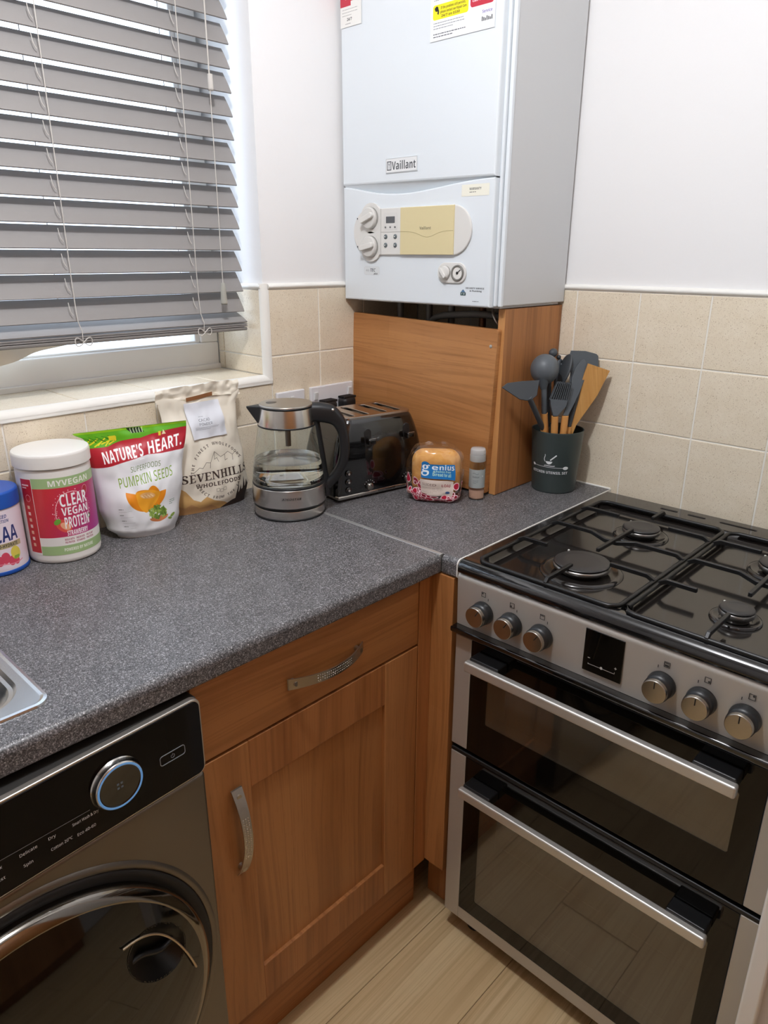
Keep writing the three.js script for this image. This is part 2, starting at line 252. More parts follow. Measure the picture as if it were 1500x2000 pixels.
// cloth sagging behind the blind
tag(part('window_cloth', surf((u, v) => { const x = -1.5 + u * 0.62, low = 1.222 - 0.02 * u + 0.072 * Math.pow(u, 2.2) + 0.006 * Math.sin(u * 9); const y = low + v * (1.335 - low); return [x, y, -0.15 - 0.012 * Math.sin(u * 17) * (1 - 0.6 * v) - 0.006 * Math.sin(u * 41 + v * 4)]; }, 60, 12), std({ color: 0xefe9dd, roughness: 0.95, side: THREE.DoubleSide }), null), 'thin cream cloth with a sagging lower edge behind the blind', 'cloth');
{
  const b = thing('venetian_blind', 'grey slatted venetian blind with cords hanging in the window opening', 'blind', [-1.14, 0, 0]);
  const L = 1.16, tilt = Math.atan2(0.042, 0.028), S = THREE.Shape;
  function slatGeo(t = 0.0026, crown = 0.0012) { // slat across local z, thin in y, along x
    const s = new S(); const n = 8, top = [], bot = []; for (let i = 0; i <= n; i++) { const q = i / n * 2 - 1; top.push([q * 0.025, crown * (1 - q * q) + t / 2]); bot.push([q * 0.025, crown * (1 - q * q) - t / 2]); }
    s.moveTo(...top[0]); top.slice(1).forEach((p) => s.lineTo(...p)); bot.reverse().forEach((p) => s.lineTo(...p));
    return new THREE.ExtrudeGeometry(s, { depth: L, bevelEnabled: false }).translate(0, 0, -L / 2).rotateY(PI / 2);
  }
  const sg = slatGeo();
  for (let k = 0; k < 18; k++) {
    const yf = 1.3215 + k * 0.04475, zc = -0.049 - 0.014, yc = yf + 0.021;
    part('slat', sg, M.slat, b, [0, yc, zc], [tilt, 0, 0]);
  }
  // the lowest slats lie on the bottom rail
  part('slat', sg, M.slat, b, [0, 1.3085, -0.0625], [0.42, 0, 0]);
  part('slat', sg, M.slat, b, [0, 1.2945, -0.064], [0.05, 0, 0]); part('slat', sg, M.slat, b, [0, 1.2902, -0.064], [0.03, 0, 0]);
  part('bottom_rail', rbox(-L / 2, L / 2, 1.2795, 1.287, -0.09, -0.039, 0.003), M.rail, b);
  part('head_rail', rbox(-L / 2, L / 2, 2.108, 2.155, -0.1, -0.03, 0.003), M.rail, b);
  const cr = 0.0009;
  for (const x of [-0.961, -0.6845, -1.24, -1.52]) {
    const lx = x + 1.14, pts = [[lx, 2.11, -0.036]]; for (let y = 2.08; y > 1.31; y -= 0.1) pts.push([lx, y, -0.042]); pts.push([lx, 1.315, -0.037], [lx + 0.006, 1.30, -0.031], [lx + 0.004, 1.286, -0.036]);
    part('ladder_cord', tube(pts, cr * 1.15, 40, 6), M.cord, b);
    part('rear_cord', tube([[lx - 0.012, 2.11, -0.088], [lx - 0.012, 1.7, -0.088], [lx - 0.012, 1.28, -0.088]], cr, 4, 6), M.cord, b);
    const knot = []; for (let i = 0; i <= 40; i++) { const a = i / 40 * 2 * PI; knot.push([lx + 0.004 + 0.017 * Math.sin(a), 1.284 + 0.008 * Math.sin(2 * a), -0.033 + 0.002 * Math.cos(a)]); }
    part('cord_bow', tube(knot, cr * 1.2, 60, 6, true), M.cord, b);
    for (let k = 0; k < 17; k++) { const yf = 1.3215 + k * 0.04475; part('ladder_rung', tube([[lx - 0.009, yf + 0.036, -0.0505], [lx - 0.0085, yf + 0.02, -0.046], [lx - 0.004, yf + 0.012, -0.0455]], cr * 0.9, 6, 5), M.cord, b); }
  }
  const tx = -0.6265 + 1.14;
  part('tilt_cord', tube([[tx, 2.1, -0.028], [tx - 0.001, 1.79, -0.026]], cr * 1.2, 4, 6), M.cord, b);
  part('tilt_cord', tube([[tx - 0.003, 2.1, -0.026], [tx - 0.0035, 1.7, -0.024], [tx - 0.0045, 1.385, -0.024]], cr * 1.2, 8, 6), M.cord, b);
  const tas = lathe([[0.0001, 0.0], [0.0066, 0.0], [0.0072, 0.004], [0.0056, 0.035], [0.004, 0.046], [0.0001, 0.047]], 20);
  part('tassel', lathe([[0.0001, 0], [0.0052, 0], [0.0055, 0.004], [0.005, 0.03], [0.0001, 0.031]], 20), M.cord, b, [tx, 1.762, -0.026]);
  part('tassel', tas, std({ color: 0xa6a49a, roughness: 0.6 }), b, [tx - 0.0045, 1.341, -0.024]);
}
// ---------------------------------------------------------------- ceiling lamp (out of the picture)
{
  const l = thing('pendant_lamp', 'glowing white globe bulb hanging below the white ceiling', 'lamp', [LAMP.x, LAMP.y, LAMP.z]);
  part('globe', new THREE.SphereGeometry(LAMP.r, 32, 20), std({ color: 0xffffff, emissive: LAMP.color, emissiveIntensity: LAMP.glow }), l);
  part('ceiling_plate', cyl(0.06, 0.06, 0.03, 32), M.trim, l, [0, YC - LAMP.y - 0.015, 0]);
  part('stem', cyl(0.012, 0.012, YC - LAMP.y - LAMP.r + 0.01, 16), M.trim, l, [0, (YC - LAMP.y + LAMP.r) / 2 - 0.01, 0]);
  const a = new THREE.PointLight(LAMP.color, LAMP.intensity, 0, 2); a.position.set(LAMP.x, LAMP.y, LAMP.z); a.castShadow = true; a.shadow.radius = LAMP.r / 0.02; scene.add(a);
}
// ---------------------------------------------------------------- worktops
function edgeProfile(z1, r = 0.012) { // front at z1, thickness 0.038, rounded front nose
  const s = new THREE.Shape(); s.moveTo(0.002, 0.872); s.lineTo(z1 - 0.006, 0.872); s.absarc(z1 - 0.006, 0.878, 0.006, -PI / 2, 0); s.lineTo(z1, H - r); s.absarc(z1 - r, H - r, r, 0, PI / 2); s.lineTo(0.002, H); return s;
}
{
  // along the window, with the cut-out of the sink; shape drawn in x, -z
  const x0 = -2.6, x1 = -0.6065;
  const nose = new THREE.ExtrudeGeometry(edgeProfile(0.6), { depth: 0.24, bevelEnabled: false, curveSegments: 8 });
  const whole = (a, b, z0, z1) => { const s = edgeProfile(z1); return s; };
  const strip = (a, b, zMin) => { const s = new THREE.Shape(); s.moveTo(zMin, 0.872); s.lineTo(0.594, 0.872); s.absarc(0.594, 0.878, 0.006, -PI / 2, 0); s.lineTo(0.6, H - 0.012); s.absarc(0.588, H - 0.012, 0.012, 0, PI / 2); s.lineTo(zMin, H); const g = new THREE.ExtrudeGeometry(s, { depth: b - a, bevelEnabled: false, curveSegments: 8 }); g.rotateY(-PI / 2).translate(b, 0, 0); return g; };
  // rotateY(-90): local x (z of profile) -> world z ; local z (length) -> -x
  const main = [strip(-1.33, x1, 0.0015), strip(-2.2, -1.33, 0.535), strip(-2.6, -2.2, 0.0015), box(-2.2, -1.33, 0.872, H, 0.0015, 0.10)];
  const g = mergeGeometries(main.map((q) => { const c = clean(q); return boxUV(c); }));
  tag(part('worktop', g, M.work, null), 'dark grey speckled laminate worktop running under the window', 'worktop');
  // joint strip
  tag(part('joint_strip', rbox(-0.6075, -0.5985, 0.874, H + 0.0012, 0.002, 0.598, 0.001), M.strip, null), 'silver metal strip joining the two grey worktops', 'strip');
  // corner piece beside the cooker, nose towards -x
  const s = new THREE.Shape(); s.moveTo(0.001, 0.872); s.lineTo(0.599, 0.872); s.absarc(0.599, 0.878, 0.006, -PI / 2, 0); s.lineTo(0.605, H - 0.012); s.absarc(0.593, H - 0.012, 0.012, 0, PI / 2); s.lineTo(0.001, H);
  const a = new THREE.ExtrudeGeometry(s, { depth: 0.0355, bevelEnabled: false, curveSegments: 8 }).rotateY(PI).translate(0, 0, 0.6365);
  const t = thing('corner_worktop', 'grey speckled corner worktop beside the cooker under the boiler', 'worktop');
  part('slab', mergeGeometries([a, box(-0.5984, -0.001, 0.872, H, 0.0015, 0.601)].map((q) => boxUV(clean(q), { du: 0.07, dv: 0.11 }))), M.work, t);
  const e = new THREE.ExtrudeGeometry(s, { depth: 0.0025, bevelEnabled: false, curveSegments: 8 }).rotateY(PI).translate(0, 0.0006, 0.639);
  part('edge_strip', e, M.edgeWhite, t).userData.label = 'thin off-white end strip';
  tag(part('sealant_bead', [tube([[-0.001, H + 0.001, 0.465], [-0.001, H + 0.001, 0.637]], 0.0026, 2, 8)], M.trim, null), 'white sealant bead where the corner worktop meets the tiles', 'sealant');
}
// ---------------------------------------------------------------- base unit with drawer and shaker door
function bowHandle(parent, len) { // arched strap handle along local x, standing out along +z, dimpled middle
  const g = surf((u, v) => { const a = (u - 0.5) * 2, x = a * len / 2, z = 0.030 - 0.024 * a * a, w = 0.0085 + 0.0015 * a * a, y = (v - 0.5) * 2 * w; return [x, y, z]; }, 28, 2);
  const back = surf((u, v) => { const a = (0.5 - u) * 2, x = a * len / 2, z = 0.0275 - 0.024 * a * a, w = 0.0085 + 0.0015 * a * a, y = (v - 0.5) * 2 * w; return [x, y, z]; }, 28, 2);
  const side = (s) => surf((u, v) => { const a = (u - 0.5) * 2 * s, x = a * len / 2, w = 0.0085 + 0.0015 * a * a; return [x, -s * w, 0.0275 - 0.024 * a * a + v * 0.0025]; }, 28, 1);
  const posts = [-1, 1].map((s) => cyl(0.0045, 0.0055, 0.013, 14).rotateX(PI / 2).translate(s * len * 0.43, 0, 0.0065));
  const h = part('handle', [g, back, side(1), side(-1), ...posts], M.nickel, parent);
  const d = [], dg = new THREE.SphereGeometry(0.00115, 8, 6);
  for (let i = -9; i <= 9; i++) for (let j = -1; j <= 1; j++) { const x = i * 0.0042, a = x / (len / 2); d.push(dg.clone().scale(1, 1, 0.5).translate(x, j * 0.0046, 0.0302 - 0.024 * a * a)); }
  part('stud', d, M.chrome, h).userData.kind = 'stuff'; return h;
}
{
  const u = thing('base_cabinet', 'walnut-look base cabinet with a drawer over a shaker door', 'cabinet', [-0.899, 0, 0]);
  const x0 = -0.248, x1 = 0.2525;
  part('carcass', [box(x0 + 0.001, x1, 0.15, 0.871, 0.03, 0.56)], M.woodB, u);
  const dr = part('drawer_front', boxUV(rbox(x0, x1, 0.7275, 0.866, 0.562, 0.5812, 0.002), { dv: 0.2 }), M.wood, u);
  // the grain of the drawer runs along x
  dr.geometry = boxUV(rbox(x0, x1, 0.7275, 0.866, 0.562, 0.5812, 0.002), { swap: true, dv: 0.3 });
  const hg = new THREE.Group(); bowHandle(dr, 0.17).position.set(0.010, 0.790, 0.5812);
  const door = new THREE.Group(); door.name = 'door'; u.add(door);
  const y0 = 0.150, y1 = 0.7225, s = 0.093, z0 = 0.562, z1 = 0.5812;
  part('stile', boxUV(rbox(x0, x0 + s, y0, y1, z0, z1, 0.0018), { du: 0.03, dv: 0.4 }), M.wood, door);
  part('stile', boxUV(rbox(x1 - s, x1, y0, y1, z0, z1, 0.0018), { du: 0.17, dv: 0.1 }), M.wood, door);
  part('rail', boxUV(rbox(x0 + s, x1 - s, y1 - 0.09, y1, z0, z1 - 0.0004, 0.0018), { du: 0.07 }), M.woodB, door);
  part('rail', boxUV(rbox(x0 + s, x1 - s, y0, y0 + 0.084, z0, z1 - 0.0004, 0.0018), { du: 0.12, dv: 0.5 }), M.woodB, door);
  part('panel', boxUV(box(x0 + s - 0.005, x1 - s + 0.005, y0 + 0.08, y1 - 0.086, z0 + 0.002, z1 - 0.0075), { du: 0.11, dv: 0.15 }), M.wood, door);
  const hd = bowHandle(door, 0.17); hd.rotation.z = PI / 2; hd.position.set(-0.187, 0.567, 0.5812);
  const post = thing('corner_post', 'narrow walnut-look corner post and filler panel beside the cooker', 'panel', [-0.6, 0, 0.58]);
  part('post', boxUV(rbox(-0.0435, -0.0065, 0.152, 0.871, -0.02, 0.0005, 0.0015), { du: 0.05 }), M.woodB, post);
  part('filler_panel', boxUV(rbox(-0.0062, 0.012, 0.1555, 0.871, -0.02, 0.0525, 0.0015), { du: 0.21, dv: 0.33 }), M.wood, post);
  tag(part('plinth', [boxUV(rbox(-0.247, 0.30, 0.0, 0.149, -0.018, 0, 0.002), { swap: true })], M.plinth, null, [-0.899, 0, 0.545]), 'walnut-look kickboard at floor level under the walnut-look base cabinet', 'plinth');
  tag(part('cabinet_plinth_return', boxUV(rbox(0, 0.016, 0, 0.149, 0, 0.085, 0.002)), M.plinth, null, [-0.552, 0, 0.548]), 'walnut-look kickboard end under the filler panel beside the cooker', 'plinth');
}
// ---------------------------------------------------------------- wall boiler: front faces -x. Local frame: u along z (to the right), y up, n = -x outwards
function faceX(parent, name, x) { const g = new THREE.Group(); g.name = name; g.position.x = x; g.rotation.y = -PI / 2; parent.add(g); return g; } // local x -> +z, local z -> -x
{
  const b = thing('wall_boiler', 'white wall-mounted gas boiler in the corner above the wooden boxing', 'boiler');
  const X = -0.285, z0 = 0.004, z1 = 0.467, yb = 1.342, yt = 2.13;
  part('case', [rbox(-0.262, -0.002, yb + 0.001, yt, z0 + 0.004, z1 - 0.001, 0.003)], phy({ color: 0xcccdcd, roughness: 0.34 }), b);  // greyer than the white covers: shade of the side put into the colour
  // helper: shapes drawn in (z, y) and pushed out towards -x; back of the piece at world x = xb
  const push = (shape, xb, depth, bevel = 0, seg = 14) => extr(shape, depth, bevel, seg).rotateY(-PI / 2).translate(xb, 0, 0);
  // front shell: upper cover and lower cover
  const up = new THREE.Shape(); up.moveTo(z0, 1.6035); up.lineTo(z1 - 0.016, 1.5985); up.lineTo(z1 - 0.016, yt); up.lineTo(z0, yt); up.closePath();
  part('upper_cover', push(up, -0.258, 0.030, 0.004), M.white, b);
  const lo = new THREE.Shape(); lo.moveTo(z0, yb); lo.lineTo(z1 - 0.0165, yb); lo.lineTo(z1 - 0.0165, 1.5955);
  const gr = []; for (let i = 0; i <= 24; i++) { const t = i / 24, z = (z1 - 0.02) + (z0 + 0.006 - (z1 - 0.02)) * t, d = 0.0205 * Math.pow(Math.sin(PI * Math.pow(t, 1.35)), 1.25) + 0.002; gr.push([z, 1.5985 + (1.6025 - 1.5985) * t - d]); }
  gr.forEach(([z, y]) => lo.lineTo(z, y)); lo.lineTo(z0, 1.6); lo.closePath();
  part('lower_cover', push(lo, -0.258, 0.0275, 0.003), M.white, b);
  part('grip_recess', surf((u, v) => { const z = z0 + 0.004 + u * (z1 - 0.022 - z0); return [-0.2862 + 0.0235 * v, 1.6045 - 0.030 * v - 0.004 * u * 0, z]; }, 2, 1), phy({ color: 0xe0e6ea, roughness: 0.24, side: THREE.DoubleSide }), b);
  part('corner_strip', [rbox(-0.272, -0.258, yb + 0.0005, yt, z1 - 0.0165, z1 - 0.0095, 0.003), rbox(-0.2655, -0.2555, yb + 0.0005, yt, z1 - 0.0085, z1 + 0.0002, 0.002)], M.white, b);
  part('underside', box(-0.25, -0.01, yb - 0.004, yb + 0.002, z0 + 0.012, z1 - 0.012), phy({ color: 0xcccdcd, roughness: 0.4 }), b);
  // control fascia: a long pill with a bulge behind the two dials
  const F = phy({ color: 0xdcdad5, roughness: 0.36 }), FD = phy({ color: 0xd2d0cb, roughness: 0.34 });
  const fz0 = 0.043, fz1 = 0.399, fy0 = 1.447, fy1 = 1.549, fr = 0.051;
  const fs = rrect(fz0, fz1, fy0, fy1, fr - 0.0001);
  const fascia = part('control_fascia', [push(fs, X, 0.006, 0.002, 20), ...[1.5285, 1.4655].map((y) => cyl(0.0335, 0.0335, 0.0062, 40).rotateZ(PI / 2).translate(X - 0.0032, y, 0.1015))], F, b);
  part('fascia_line', [push(rrect(0.1345, 0.1353, fy0 + 0.001, fy1 - 0.001, 0.0003), X - 0.0055, 0.0008), push(rrect(0.1353, 0.198, 1.4968, 1.4976, 0.0003), X - 0.0055, 0.0008)], std({ color: 0x9d9a94 }), fascia);
  const flap = new THREE.Shape(); flap.moveTo(0.1985, fy0 + 0.0008); flap.lineTo(0.354, fy0 + 0.0008); flap.lineTo(0.3535, fy1 - 0.0008); flap.lineTo(0.1985, fy1 - 0.0008); flap.closePath();
  const fl = part('flap', push(flap, X - 0.0045, 0.0042, 0.001), phy({ color: 0xd9cb9e, roughness: 0.42 }), fascia);
  part('flap_seam', tube(Array.from({ length: 21 }, (_, i) => { const t = i / 20, z = 0.2 + t * 0.153; return [X - 0.0086, 1.4972 - 0.0125 * Math.exp(-Math.pow((t - 0.52) / 0.2, 2)), z]; }), 0.0005, 40, 5), std({ color: 0xa79a6c }), fl);
  const logoTex = print(256, 96, (x, w, h) => { x.clearRect(0, 0, w, h); text(x, 'Vaillant', w / 2, h / 2, 62, { color: '#8b8268', w: 236 }); });
  part('flap_logo', sheet(0.036, 0.0125), std({ map: logoTex, transparent: true, roughness: 0.5 }), fl, [X - 0.00895, 1.5035, 0.274], [0, -PI / 2, 0]);
  // dials
  for (const [y, a] of [[1.5285, -0.35], [1.4655, -0.2]]) {
    const k = part('dial', lathe([[0.0001, 0.012], [0.0205, 0.0115], [0.0235, 0.009], [0.0245, 0], [0.0001, 0]], 40).rotateZ(PI / 2), FD, fascia, [X - 0.006, y, 0.1015]);
    k.rotation.x = a; part('dial_grip', [extr(rrect(-0.0215, 0.0215, -0.006, 0.006, 0.005), 0.009, 0.0015).rotateY(-PI / 2).translate(-0.0115, 0, 0)], F, k);
    part('dial_mark', push(rrect(0.0555, 0.0585, y - 0.002, y + 0.002, 0.001), X - 0.0055, 0.0008), std({ color: 0x4a4a4a }), fascia);
  }
  const disp = part('display', push(rrect(0.152, 0.1795, 1.5165, 1.5305, 0.001), X - 0.0056, 0.0012), std({ color: 0x55575a, roughness: 0.2 }), fascia);
  part('display_frame', [push(rrect(0.1445, 0.1875, 1.5015, 1.5385, 0.0015), X - 0.0054, 0.0009)], phy({ color: 0xd8d6d2, roughness: 0.4 }), fascia);
  for (const z of [0.1505, 0.1655, 0.1805]) part('indicator', cyl(0.002, 0.002, 0.002, 12).rotateZ(PI / 2), std({ color: 0x6b6b6b }), fascia, [X - 0.0066, 1.5075, z]);
  for (const [z, y] of [[0.1505, 1.487], [0.181, 1.487], [0.1505, 1.4685], [0.181, 1.4685]]) { const p = part('button', lathe([[0.0001, 0.0032], [0.0035, 0.0028], [0.0052, 0.0012], [0.0056, 0], [0.0001, 0]], 20).rotateZ(PI / 2), std({ color: 0x5f686b, roughness: 0.4 }), fascia, [X - 0.0058, y, z]); part('button_mark', cyl(0.0015, 0.0015, 0.001, 10).rotateZ(PI / 2), std({ color: 0xe0e0dc }), p, [-0.0033, 0, 0]); }
  // small gauge plate
  const gp = part('gauge_plate', push(rrect(0.309, 0.388, 1.389, 1.432, 0.0205), X, 0.0045, 0.0015, 16), F, b);
  const mk = part('valve_knob', lathe([[0.0001, 0.008], [0.0125, 0.0075], [0.0145, 0.004], [0.015, 0], [0.0001, 0]], 32).rotateZ(PI / 2), FD, gp, [X - 0.0045, 1.4105, 0.331]);
  part('knob_grip', extr(rrect(-0.013, 0.013, -0.0035, 0.0035, 0.003), 0.006, 0.001).rotateY(-PI / 2).translate(-0.0075, 0, 0), F, mk, [0, 0, 0], [0.9, 0, 0]);
  const gg = part('gauge', lathe([[0.0125, 0.001], [0.0135, 0.003], [0.0165, 0.003], [0.017, 0]], 32).rotateZ(PI / 2), std({ color: 0x77756f, roughness: 0.35 }), gp, [X - 0.0045, 1.4105, 0.366]);
  part('gauge_face', cyl(0.0132, 0.0132, 0.001, 32).rotateZ(PI / 2), std({ color: 0xe4e2dc }), gg, [-0.0008, 0, 0]);
  part('needle', [box(-0.0024, -0.0016, -0.001, 0.011, -0.0008, 0.0008), cyl(0.003, 0.003, 0.002, 12).rotateZ(PI / 2).translate(-0.0018, 0, 0)], M.black, gg, [0, 0, 0], [0.9, 0, 0]);
  // badges and stickers
  const plate = (name, y0, y1, za, zb, tex, color, rough = 0.4, off = 0) => { const g = sheet(zb - za, y1 - y0); return part(name, g, std({ map: tex, color: 0xffffff, roughness: rough, transparent: true }), b, [X - (y0 > 1.6 ? 0.0035 : 0.0009) - off, (y0 + y1) / 2, (za + zb) / 2], [0, -PI / 2, 0]); };
  const logo = print(512, 160, (x, w, h) => { x.fillStyle = '#e4e5e5'; x.fillRect(0, 0, w, h); x.strokeStyle = '#b9bbbb'; x.lineWidth = 6; x.strokeRect(3, 3, w - 6, h - 6); x.strokeStyle = '#4c4f52'; x.lineWidth = 11; x.strokeRect(24, 36, 62, 92); x.lineWidth = 7; x.beginPath(); x.moveTo(40, 50); x.lineTo(55, 78); x.lineTo(70, 50); x.moveTo(55, 78); x.lineTo(55, 116); x.stroke(); text(x, 'Vaillant', 296, 84, 128, { color: '#4c4f52', w: 390 }); });
  part('logo_badge', rbox(-0.0015, 0, -0.0155, 0.0155, -0.0475, 0.0475, 0.0005), M.white, b, [X - 0.0032, 1.6365, 0.1965]);
  plate('logo_print', 1.622, 1.651, 0.1495, 0.2435, logo, 0, 0.4, 0.0016);
  plate('model_badge', 1.401, 1.421, 0.0735, 0.126, print(256, 98, (x, w, h) => { x.clearRect(0, 0, w, h); x.fillStyle = '#d6dadc'; x.beginPath(); x.roundRect(2, 2, w - 4, h - 4, 26); x.fill(); text(x, 'eco', 60, 44, 34, { color: '#8c9092', weight: 'normal' }); text(x, 'TEC', 140, 42, 50, { color: '#4b4f52', weight: 'italic bold' }); text(x, 'plus', 190, 80, 30, { color: '#3c4042', weight: 'italic bold' }); }), 0);
  plate('date_label', 1.5635, 1.586, 0.366, 0.4375, print(256, 82, (x, w, h) => { x.fillStyle = '#eceadb'; x.fillRect(0, 0, w, h); text(x, 'WARRANTY', 128, 32, 24, { color: '#5a5a55', w: 110 }); lines(x, 74, 52, 100, 1, 8, '#77776f', 4, 5); }), 0);
  plate('installer_sticker', 1.3475, 1.386, 0.364, 0.444, print(320, 154, (x, w, h) => { x.clearRect(0, 0, w, h); text(x, 'SECURITY SERVICE', 190, 24, 18, { color: '#3d4348', w: 200 }); text(x, '& Plumbing', 200, 46, 18, { color: '#3d4348', w: 130 }); x.fillStyle = '#5c7fa3'; x.beginPath(); x.moveTo(38, 60); x.lineTo(64, 36); x.lineTo(90, 60); x.fill(); x.fillStyle = '#2f4a46'; x.fillRect(36, 62, 58, 26); x.fillStyle = '#e6eaee'; x.fillRect(48, 70, 8, 8); x.fillRect(70, 68, 10, 12); lines(x, 170, 130, 110, 1, 8, '#6c7378', 9, 5); }), 0, 0.35);
  plate('contact_sticker', 1.9275, 2.03, 0.006, 0.0725, print(256, 393, (x, w, h) => { x.fillStyle = '#e9e8e3'; x.fillRect(0, 0, w, h); x.fillStyle = '#c23445'; x.fillRect(0, 0, w * 0.9, 210); x.fillRect(0, 210, w * 0.5, 32); text(x, 'SAFETY', 118, 130, 40, { color: '#f2dfe0' }); text(x, 'CHECK', 118, 180, 40, { color: '#f2dfe0' }); lines(x, 22, 262, 190, 3, 22, '#9a9a97', 3, 4); text(x, '24/7', 110, 338, 30, { color: '#3a3a3a' }); lines(x, 60, 368, 110, 1, 12, '#77777a', 8, 4); }), 0, 0.4, 0.001);
  plate('warning_sticker', 1.8575, 2.02, 0.2725, 0.4335, print(512, 516, (x, w, h) => {
    x.fillStyle = '#eef0f2'; x.fillRect(0, 0, w, h); lines(x, 26, 40, 250, 9, 18, '#8a8c90', 5, 4); text(x, 'GAS EMERGENCY', 150, 222, 26, { color: '#c63b4a', w: 240 }); lines(x, 26, 246, 270, 4, 15, '#85878b', 6, 4);
    x.fillStyle = '#f3e321'; x.beginPath(); x.roundRect(20, 318, 286, 82, 16); x.fill(); x.strokeStyle = '#2a2a26'; x.lineWidth = 12; x.beginPath(); x.arc(44, 358, 20, 0.2 * PI, 1.35 * PI, true); x.stroke(); x.fillStyle = '#2a2a26'; x.beginPath(); x.arc(50, 340, 14, 0, 7); x.fill();
    text(x, 'If the problem still persists,', 184, 338, 20, { color: '#4a4420', w: 200 }); text(x, 'please contact our Repair Care', 186, 360, 20, { color: '#4a4420', w: 210 }); text(x, '24/7 on 0330', 164, 382, 20, { color: '#4a4420', w: 150 });
    lines(x, 26, 416, 270, 3, 15, '#85878b', 7, 4); lines(x, 26, 476, 270, 2, 15, '#55575b', 17, 5);
    x.fillStyle = '#bf2f42'; x.beginPath(); x.roundRect(320, -20, 180, 404, 20); x.fill(); text(x, 'IMPORTANT:', 410, 262, 26, { color: '#f4dcdf', w: 150 }); text(x, 'for NATIONAL GAS', 410, 292, 24, { color: '#f4dcdf', w: 150 }); text(x, 'EMERGENCY SERVICE', 410, 322, 24, { color: '#f4dcdf', w: 160 }); text(x, 'call 0800', 390, 350, 22, { color: '#f4dcdf', w: 110 });
    text(x, 'Service', 452, 420, 24, { color: '#6a5aa0', w: 76 }); x.fillStyle = '#555'; for (let i = 0; i < 7; i++) x.fillRect(412 + i * 12, 446 + (i % 3) * 5, 8, 24 - (i % 3) * 5);
  }), 0, 0.4, 0.001);
  // pipes under the boiler
  const pipeMat = std({ color: 0x7d7a76, roughness: 0.5, metalness: 0.4 }), hose = std({ color: 0x63625f, roughness: 0.6 });
  for (const [x, z] of [[-0.17, 0.09], [-0.15, 0.17], [-0.16, 0.25], [-0.14, 0.33], [-0.1, 0.4]]) part('pipe', cyl(0.0085, 0.0085, 0.42, 16), z > 0.3 ? std({ color: 0x8a5f45, metalness: 0.8, roughness: 0.45 }) : pipeMat, b, [x, yb - 0.21, z]);
  part('filling_hose', tube([[-0.15, 1.25, 0.17], [-0.19, 1.30, 0.22], [-0.2, 1.315, 0.30], [-0.19, 1.318, 0.38], [-0.17, 1.31, 0.42]], 0.008, 30, 10), hose, b);
  part('valve_loop', tube([[-0.2, 1.335, 0.40], [-0.22, 1.32, 0.418], [-0.215, 1.30, 0.43], [-0.2, 1.31, 0.436], [-0.21, 1.325, 0.425]], 0.003, 30, 8), M.steel, b);
}
// ---------------------------------------------------------------- wooden boxing under the boiler
{
  const t = thing('pipe_boxing', 'walnut-look board boxing on the worktop hiding the boiler pipes', 'boxing');
  const fp = part('front_board', [boxUV(rbox(-0.009, 0.009, 0, 0.3785, -0.2265, 0.2265, 0.0015), { swap: true, dv: 0.1, du: 0.02 })], M.wood, t, [-0.2455, 0.9115, 0.2245], [0.032, 0, -0.012]);
  fp.position.set(-0.2485, 0.9205, 0.2165); fp.geometry = boxUV((() => { const s = rrect(-0.2275, 0.2275, 0, 0.38, 0.004); s.curves; const g = extr(s, 0.018, 0.001, 6).rotateY(-PI / 2).translate(0.009, 0, 0); return clean(g); })(), { swap: false });
  const uv = fp.geometry.attributes.uv; for (let i = 0; i < uv.count; i++) { const a = uv.getX(i), c = uv.getY(i); uv.setXY(i, c + 0.03, a + 0.1); }
  for (const [y, z] of [[0.343, 0.211], [0.055, 0.2145]]) part('screw_cap', lathe([[0.0001, 0.0015], [0.003, 0.0012], [0.0042, 0], [0.0001, 0]], 16).rotateZ(PI / 2), std({ color: 0xb8b4ae, roughness: 0.4, metalness: 0.6 }), fp, [-0.009, y, z]);
  part('side_board', boxUV(rbox(-0.2385, -0.003, 0.9112, 1.3365, 0.4445, 0.4625, 0.0012), { du: 0.11, dv: 0.3 }), M.woodB, t);
  part('edge_band', rbox(-0.2393, -0.2385, 0.9112, 1.3365, 0.4448, 0.4622, 0.0003, 1), M.woodEdge, t);
}
